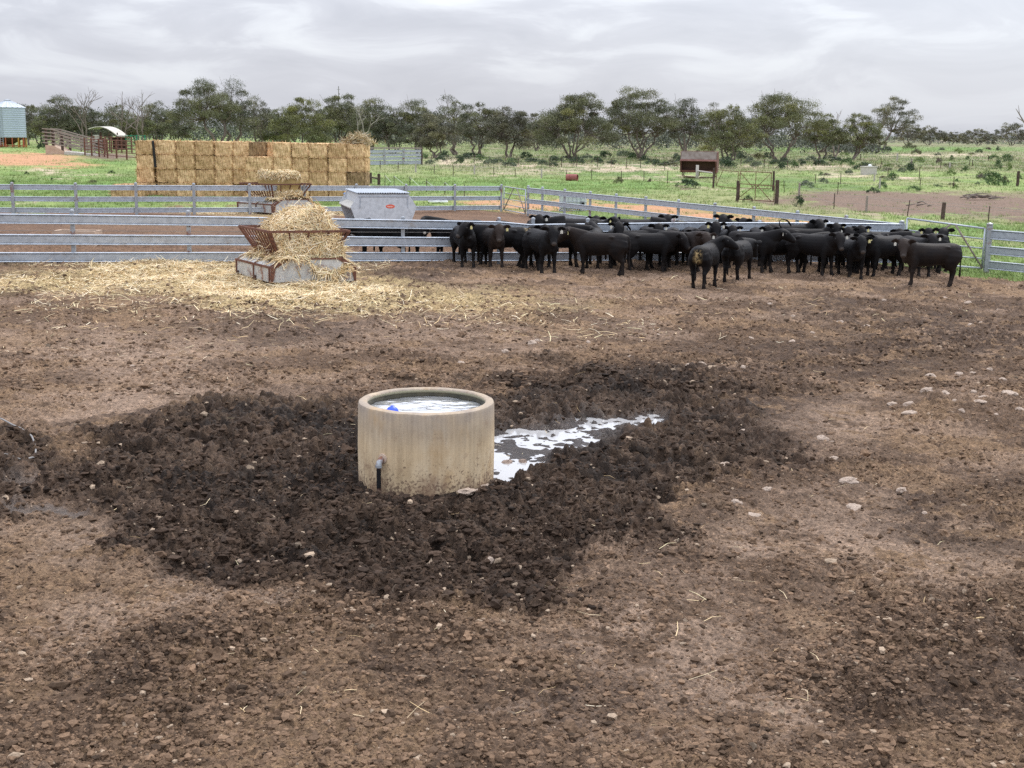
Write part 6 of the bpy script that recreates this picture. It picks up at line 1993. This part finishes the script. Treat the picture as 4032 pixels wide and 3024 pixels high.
def dead_tree(label, px, base, top, wpx, dist=None, mat='bark_pale', seed=1, lean=0.0, group='bare dead trees'):
    pr = random.Random(seed)
    g = G(px, base) if dist is None else at_depth(px, base, dist)
    s = g.y / FPX; H = (base - top) * s; W = wpx * s / 2
    g.z = gz(g.x, g.y) - .1
    o = thing('dead_tree', label, 'dead tree', g, 0, group)
    mb = MB()
    def br(a, d, L, r, depth):
        b = a + d * L
        pts = tube_pts(a, b, pr, L * .05, 0, 4)
        mb.tube(pts, [r * (1 - .4 * i / 4) for i in range(5)], 6 if depth < 2 else 4, False)
        if depth >= 4 or r < .012: return
        for k in range(pr.choice((2, 2, 3))):
            nd = (d + Vector((pr.gauss(0, .42), pr.gauss(0, .35), pr.gauss(.08, .25)))).normalized()
            br(pts[-1] if k < 2 else pts[3], nd, L * pr.uniform(.55, .8), r * .60, depth + 1)
    r0 = H * .016 + .03
    for k in range(2):
        d = Vector(((k - .5) * W / H * 1.1 + lean, pr.gauss(0, .1), 1)).normalized()
        br(Vector((0, 0, -.2)), d, H * .36, r0, 0)
    mb.build('trunk', mat, o, smooth=True)
    return o
def trees():
    OL = (0.112, 0.122, 0.070); DK = (0.088, 0.098, 0.060); GR = (0.130, 0.143, 0.066); GY = (0.122, 0.124, 0.088)
    t = gum
    t('low gum just right of the silo roof, dark crown sloping down to the right', 112, 572, 405, 140, 2, .9, .3, tint=DK)
    t('small bushy gum between the silo and the loading ramp', 168, 579, 452, 100, 3, .9, .2, tint=GR)
    t('spreading gum behind the loading ramp with an open flat topped crown', 245, 579, 378, 150, 3, .8, .42, tint=DK)
    t('dense dark gum over the pale shed roof', 335, 579, 412, 175, 4, 1.25, .15, tint=DK)
    t('gum right of the shed with thin upper clumps', 462, 579, 416, 130, 3, .75, .3, tint=OL)
    t('low gum above the green panels', 545, 579, 446, 120, 3, .9, .25, tint=GR)
    t('gum above the left end of the hay stack', 620, 579, 408, 130, 3, .8, .35, tint=OL)
    t('bushy gum above the left half of the stack', 700, 579, 440, 150, 4, 1.0, .2, tint=DK)
    t('tallest gum with a high open crown above the left half of the stack', 815, 600, 328, 235, 2, .85, .46, tint=OL, trunk_px=875)
    t('tall gum with a forked crown just right of the tallest one', 930, 598, 336, 125, 2, .7, .42, tint=DK, trunk_px=915)
    t('slim gum with sparse drooping clumps above the middle of the stack', 1012, 594, 386, 110, 3, .7, .35, tint=GY)
    t('low rounded gum above the middle of the stack', 1095, 594, 424, 140, 4, 1.1, .2, tint=GR)
    t('wide yellowish green gum above the right half of the stack', 1195, 604, 386, 210, 4, 1.25, .18, tint=GR)
    t('dense gum behind the bare forked trunk', 1345, 600, 368, 190, 4, 1.15, .2, tint=OL)
    t('gum with a leaning crown right of the bare forked trunk', 1455, 604, 382, 130, 3, .85, .35, tint=OL, lean=.06)
    t('dark gum above the blue grey fence panels', 1545, 606, 432, 140, 4, 1.05, .2, tint=DK)
    t('gum with a raised crown right of the blue grey panels', 1645, 606, 392, 150, 3, .85, .35, tint=OL)
    t('low bushy gum in front, between the panels and the thin leaning gum', 1715, 622, 443, 165, 4, 1.15, .2, tint=GY)
    t('thin gum with flat topped sparse crown leaning left', 1790, 612, 376, 130, 2, .55, .5, tint=OL, lean=-.08)
    t('gum with layered crown left of the round topped one', 1880, 618, 404, 180, 3, .85, .3, tint=OL)
    t('round topped grey green gum standing on its own trunk in the centre', 2005, 622, 416, 185, 2, 1.15, .22, tint=GY)
    t('small far gum in the gap at the centre of the tree band', 2110, 590, 442, 90, 3, .9, .2, tint=GY, dist=260)
    t('broad many stemmed gum with a domed crown, right of the centre gap', 2255, 634, 366, 310, 7, 1.3, .26, tint=OL)
    t('tall wide gum with wispy top, touching the broad domed one', 2520, 628, 350, 280, 5, 1.0, .32, tint=OL)
    t('gum with a dark flat crown left above the rusty feeder', 2695, 622, 402, 130, 3, .85, .38, tint=DK)
    t('slender distant gum poking up behind the rusty feeder', 2805, 590, 386, 80, 2, .45, .6, tint=GY, dist=250)
    t('low spreading bright green gum directly behind the rusty feeder', 2865, 640, 420, 240, 4, 1.2, .16, tint=GR)
    t('big umbrella shaped gum with bare curving limbs at the right', 3070, 634, 374, 330, 4, .95, .42, tint=GR)
    t('small round green gum right of the umbrella shaped one', 3240, 628, 454, 140, 2, 1.1, .35, tint=GR)
    t('gum with a crooked leaning trunk and yellowish crown', 3385, 630, 446, 155, 2, 1.0, .3, tint=GR, trunk_px=3355)
    t('tall isolated gum with ragged crown, last tall one on the right', 3515, 592, 380, 175, 2, .8, .38, tint=GY, trunk_px=3470, flat=.6)
    t('small grey gum at the foot of the tall isolated one', 3575, 572, 488, 110, 3, 1.0, .15, tint=GY)
    F_ = 'far gums along the skyline at the right'
    t('far gum with two domes on the right skyline', 3655, 571, 494, 130, 3, 1.1, .15, tint=GY, group=F_)
    t('far low gum right of the two domed one', 3745, 572, 518, 120, 4, 1.2, .1, tint=GY, group=F_)
    t('far gum in the middle of the right skyline', 3850, 573, 508, 130, 4, 1.2, .1, tint=GY, group=F_)
    t('far gum near the right edge with raised flat crown', 3980, 573, 483, 130, 3, 1.0, .2, tint=GY, group=F_)
    t('far gum at the very right edge of the skyline', 4070, 574, 512, 120, 4, 1.2, .1, tint=GY, group=F_)
    dead_tree('bare dead tree above the gum with the open flat topped crown', 337, 588, 352, 110, 225, seed=3, mat='bark')
    dead_tree('bare dead tree in the gap right of the shed', 488, 588, 376, 80, 228, seed=4, mat='bark')
    dead_tree('taller bare dead tree above the left end of the stack', 552, 588, 372, 110, 226, seed=6, mat='bark')
    dead_tree('pale bare trunk forking in a V above the right end of the stack', 1415, 606, 400, 150, None, seed=11, lean=.12)
    dead_tree('bare grey crown between the small round gum and the crooked one', 3290, 600, 422, 150, 230, seed=8, mat='bark')
    g = at_depth(4062, 560, 150)
    o = thing('dead_tree', 'leafless dead tree reaching in from the right edge', 'dead tree', Vector((g.x, g.y, gz(g.x, g.y) - .1)), 0, 'bare dead trees')
    mb = MB()
    def Q(px, py): q = at_depth(px, py, 150); return q - o.location
    mb.tube([Vector((0, 0, -.2)), Q(4056, 510), Q(4030, 478), Q(4014, 450), Q(4000, 428)], [.16, .12, .09, .06, .025], 6)
    mb.tube([Q(4030, 478), Q(4014, 468), Q(4004, 462)], [.06, .04, .02], 5); mb.tube([Q(4014, 450), Q(4012, 430), Q(4010, 414)], [.05, .03, .015], 5); mb.tube([Q(4056, 510), Q(4075, 470), Q(4085, 430)], [.09, .06, .02], 5)
    mb.build('trunk', 'rust_pale', o)
trees()

# ------------------------------------------------------------------ scrub far behind, filling between the trunks
def far_wood():
    rng = np.random.default_rng(91)
    C = []; Rr = []
    for px in np.arange(-700, 4800, 9.0):
        for k in range(3):
            d = rng.uniform(262, 420)
            right = px > 3450
            if right: d = rng.uniform(700, 860)
            hpx = rng.uniform(20, 108) if px < 3250 else rng.uniform(5, 24)
            if 2050 < px < 2160: hpx *= .7
            x = at_depth(px + rng.uniform(-8, 8), 560, d).x
            h = hpx * d / FPX + .5
            C.append((x, d, h)); Rr.append(rng.uniform(.9, 2.2) * (2.6 if right else 1.0))
            C.append((x + rng.normal(0, 2), d, h * .45)); Rr.append(rng.uniform(1.2, 2.2) * (2.4 if right else 1.0))
    C = np.array(C); Rr = np.array(Rr)
    V, F, cid, p = leaf_cloud(rng, C, Rr, .8, 46, .55)
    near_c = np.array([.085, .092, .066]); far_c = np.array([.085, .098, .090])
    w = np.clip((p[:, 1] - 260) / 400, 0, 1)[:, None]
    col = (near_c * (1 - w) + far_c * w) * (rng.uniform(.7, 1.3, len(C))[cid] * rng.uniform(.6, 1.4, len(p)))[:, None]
    k = p[:, 2] > 0.0
    V = V.reshape(-1, 4, 3)
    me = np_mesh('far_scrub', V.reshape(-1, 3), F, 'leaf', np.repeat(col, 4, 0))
    tag(link('far_scrub', me), 'dark band of distant scrub behind the gum trees', 'scrub', kind='stuff')
far_wood()

# ------------------------------------------------------------------ bushes
def bush_mesh(seed, tint, loose=0.8, n=620):
    rng = np.random.default_rng(seed)
    k = 16
    a = rng.uniform(0, 6.283, k); q = np.sqrt(rng.uniform(0, 1, k))
    C = np.column_stack([np.cos(a) * q * .72, np.sin(a) * q * .72, .10 + .52 * (1 - q ** 2) * rng.uniform(.5, 1.1, k)])
    V, F, cid, p = leaf_cloud(rng, C, rng.uniform(.20, .42, k), loose, n // k * 2, .115, -.5)
    V[:, 2] = np.maximum(V[:, 2], -.05)
    b = np.array(tint)
    col = b * (rng.uniform(.65, 1.35, k)[cid] * rng.uniform(.55, 1.45, len(p)))[:, None]
    me = np_mesh('bush', V, F, 'leaf', np.repeat(col, 4, 0))
    return me
BG = (0.070, 0.125, 0.040); BD = (0.036, 0.066, 0.026); BO = (0.125, 0.125, 0.062); BL = (0.150, 0.215, 0.060); BGY = (0.105, 0.130, 0.080); BBR = (0.115, 0.088, 0.065)
BUSH = {k: [bush_mesh(i * 5 + j, c_) for j in range(3)] for i, (k, c_) in enumerate((('g', BG), ('d', BD), ('o', BO), ('l', BL), ('y', BGY), ('b', BBR)))}
def bushes():
    rng = random.Random(6)
    def one(px, py, w, h, kind, label, group=None):
        g = G(px, py); s = g.y / FPX
        o = link('bush', rng.choice(BUSH[kind]))
        o.location = (g.x, g.y, gz(g.x, g.y)); o.scale = (w * s / 2, w * s / 2 * .8, h * s / .85); o.rotation_euler = (0, 0, rng.uniform(0, 6.28))
        tag(o, label, 'bush', group)
    one(2710, 740, 125, 46, 'd', 'broad dark green saltbush below the rusty feeder')
    one(3145, 815, 75, 50, 'd', 'dark green bush right of the front rusty gate')
    one(2945, 796, 50, 32, 'd', 'small bush growing under the front rusty gate')
    one(2435, 720, 48, 34, 'o', 'olive shrub right of the red drum, wedge shaped')
    one(2560, 718, 34, 22, 'b', 'small brown withered shrub near the rusty feeder')
    one(3080, 668, 66, 36, 'd', 'rounded dark bush under the umbrella shaped gum')
    one(3580, 678, 78, 46, 'd', 'dark mound shaped bush right of the concrete tank')
    one(3515, 716, 66, 36, 'g', 'green bush in the weeds below the concrete tank')
    one(3470, 742, 66, 36, 'g', 'green bush beside a pale picket below the concrete tank')
    one(3435, 762, 70, 26, 'd', 'flat dark bush at the edge of the bare brown patch')
    one(3600, 754, 70, 24, 'g', 'low green bush at the top edge of the bare brown patch')
    one(3925, 668, 58, 44, 'g', 'round green bush at the right, left of the yellowish one')
    one(3972, 672, 46, 36, 'l', 'round yellowish bush near the right edge')
    one(3905, 728, 130, 62, 'g', 'large leafy green bush at the right above the bare patch')
    one(3872, 702, 70, 44, 'l', 'light green feathery bush behind the large leafy one')
    one(3965, 640, 90, 36, 'g', 'broad green bush high up near the right edge')
    one(3740, 692, 76, 32, 'l', 'light green bush between two steel pickets at the right')
    one(3800, 678, 52, 32, 'g', 'green bush touching the light green one at the right')
    one(3240, 722, 70, 30, 'y', 'grey green saltbush behind the wooden post')
    one(3170, 740, 90, 34, 'y', 'wide grey green saltbush right of the rusty gates')
    one(3490, 595, 60, 22, 'd', 'dark bush at the foot of the tall isolated gum')
    one(3855, 603, 42, 18, 'd', 'black looking bush far off in the pale grass at the right')
    one(3405, 668, 120, 34, 'd', 'long dark green bush behind the concrete tank')
    one(2640, 655, 76, 34, 'o', 'olive bush left of the rusty feeder under the trees')
    one(2870, 666, 90, 44, 'd', 'dark bush right behind the rusty feeder')
    one(170, 592, 60, 44, 'd', 'small dark tree like bush at the left end of the loading ramp')
    one(105, 688, 24, 16, 'd', 'small dark tuft in the grass below the orange soil')
    one(205, 708, 20, 14, 'd', 'tiny dark tuft left of the hay stack in the green grass')
    one(440, 686, 34, 16, 'd', 'dark tuft in the grass just left of the hay stack')
    one(48, 724, 32, 20, 'g', 'grey green tuft behind the back fence at the far left')
    one(365, 724, 46, 20, 'o', 'olive tuft behind the back fence left of the stack')
    D_ = 'dark saltbushes growing along the foot of the trees'
    for px in list(range(1660, 3330, 34)):
        y = 628 + 22 * math.sin(px * .013) * .3 + rng.uniform(-16, 26) + (px - 1660) * .006
        one(px + rng.uniform(-14, 14), y, rng.uniform(50, 100), rng.uniform(22, 42), rng.choice('ddddgy'), 'dark saltbush in the line of scrub along the foot of the trees', D_)
    W_ = 'weedy bushes scattered over the rough ground at the right'
    for i in range(60):
        px = rng.uniform(3180, 4080); py = rng.uniform(585, 745)
        if 3370 < px < 3470 and py > 640: continue
        one(px, py, rng.uniform(24, 62), rng.uniform(12, 30), rng.choice('ggyylob'), 'weedy shrub among the rough growth on the right', W_)
bushes()

# ------------------------------------------------------------------ grass and low weeds
def tufts():
    rng = np.random.default_rng(44)
    n = 90000
    px = rng.uniform(-250, 4300, n); py = 560 + (rng.uniform(0, 1, n) ** 1.25) * 560
    d = np.stack([(px - 2016) / FPX, -(py - 1512) / FPX, -np.ones(n)], -1) @ np.array(CM).T
    t = -CAM_H / np.minimum(d[:, 2], -1e-4)
    x = d[:, 0] * t; y = d[:, 1] * t
    ok = (y > 20) & (y < 600)
    x, y = x[ok], y[ok]
    z = ground_z(x, y)
    qx, qy = project(x, y, z)
    M, _, _ = masks(x, y, qx, qy)
    gm = fbm(x * .5, y * .3, 93, 4)
    p = (1 - M['yard']) * (1 - .88 * M['sand']) * (1 - .85 * M['pale']) * (1 - .93 * M['bare']) * (.55 + .6 * M['lush'] + .3 * M['scrub'])
    ok = rng.uniform(0, 1, len(x)) < p
    x, y, z = x[ok], y[ok], z[ok]; lush = M['lush'][ok]; scrub = M['scrub'][ok]; gm = gm[ok]
    m_ = len(x); k = 8
    sc = np.clip(y / 60, .8, 4.5)
    B = np.repeat(np.column_stack([x, y, z]), k, 0) + rng.normal(0, .12, (m_ * k, 3)) * np.repeat(sc, k)[:, None] * np.array([1, 1, 0])
    D = rng.normal(0, .45, (m_ * k, 3)); D[:, 2] = 1; D /= np.linalg.norm(D, axis=1, keepdims=True)
    L = rng.uniform(.05, .15, m_ * k) * np.repeat(np.sqrt(sc) * (1 + .5 * scrub), k)
    S = rng.normal(size=(m_ * k, 3)); S[:, 2] = 0; S /= np.linalg.norm(S, axis=1, keepdims=True)
    w = S * (L * rng.uniform(.07, .16, m_ * k))[:, None]
    V = np.stack([B - w, B + w, B + D * L[:, None]], 1).reshape(-1, 3)
    F = np.arange(m_ * k * 3).reshape(-1, 3)
    a = np.array([.210, .295, .086]); b = np.array([.290, .355, .125]); c_ = np.array([.36, .33, .18]); e_ = np.array([.12, .18, .06])
    u = rng.uniform(0, 1, (m_, 1))
    col = a * (1 - u) + b * u
    dry = (rng.uniform(0, 1, m_) < (.10 + .30 * scrub) * (1 - lush)); col[dry] = c_
    dk = (rng.uniform(0, 1, m_) < .10 + .25 * scrub); col[dk] = e_
    col *= rng.uniform(.65, 1.25, (m_, 1))
    me = np_mesh('grass', V, F, 'leaf', np.repeat(col, k * 3, 0))
    tag(link('grass', me), 'short green grass and weeds covering the paddocks', 'grass', kind='stuff')
tufts()
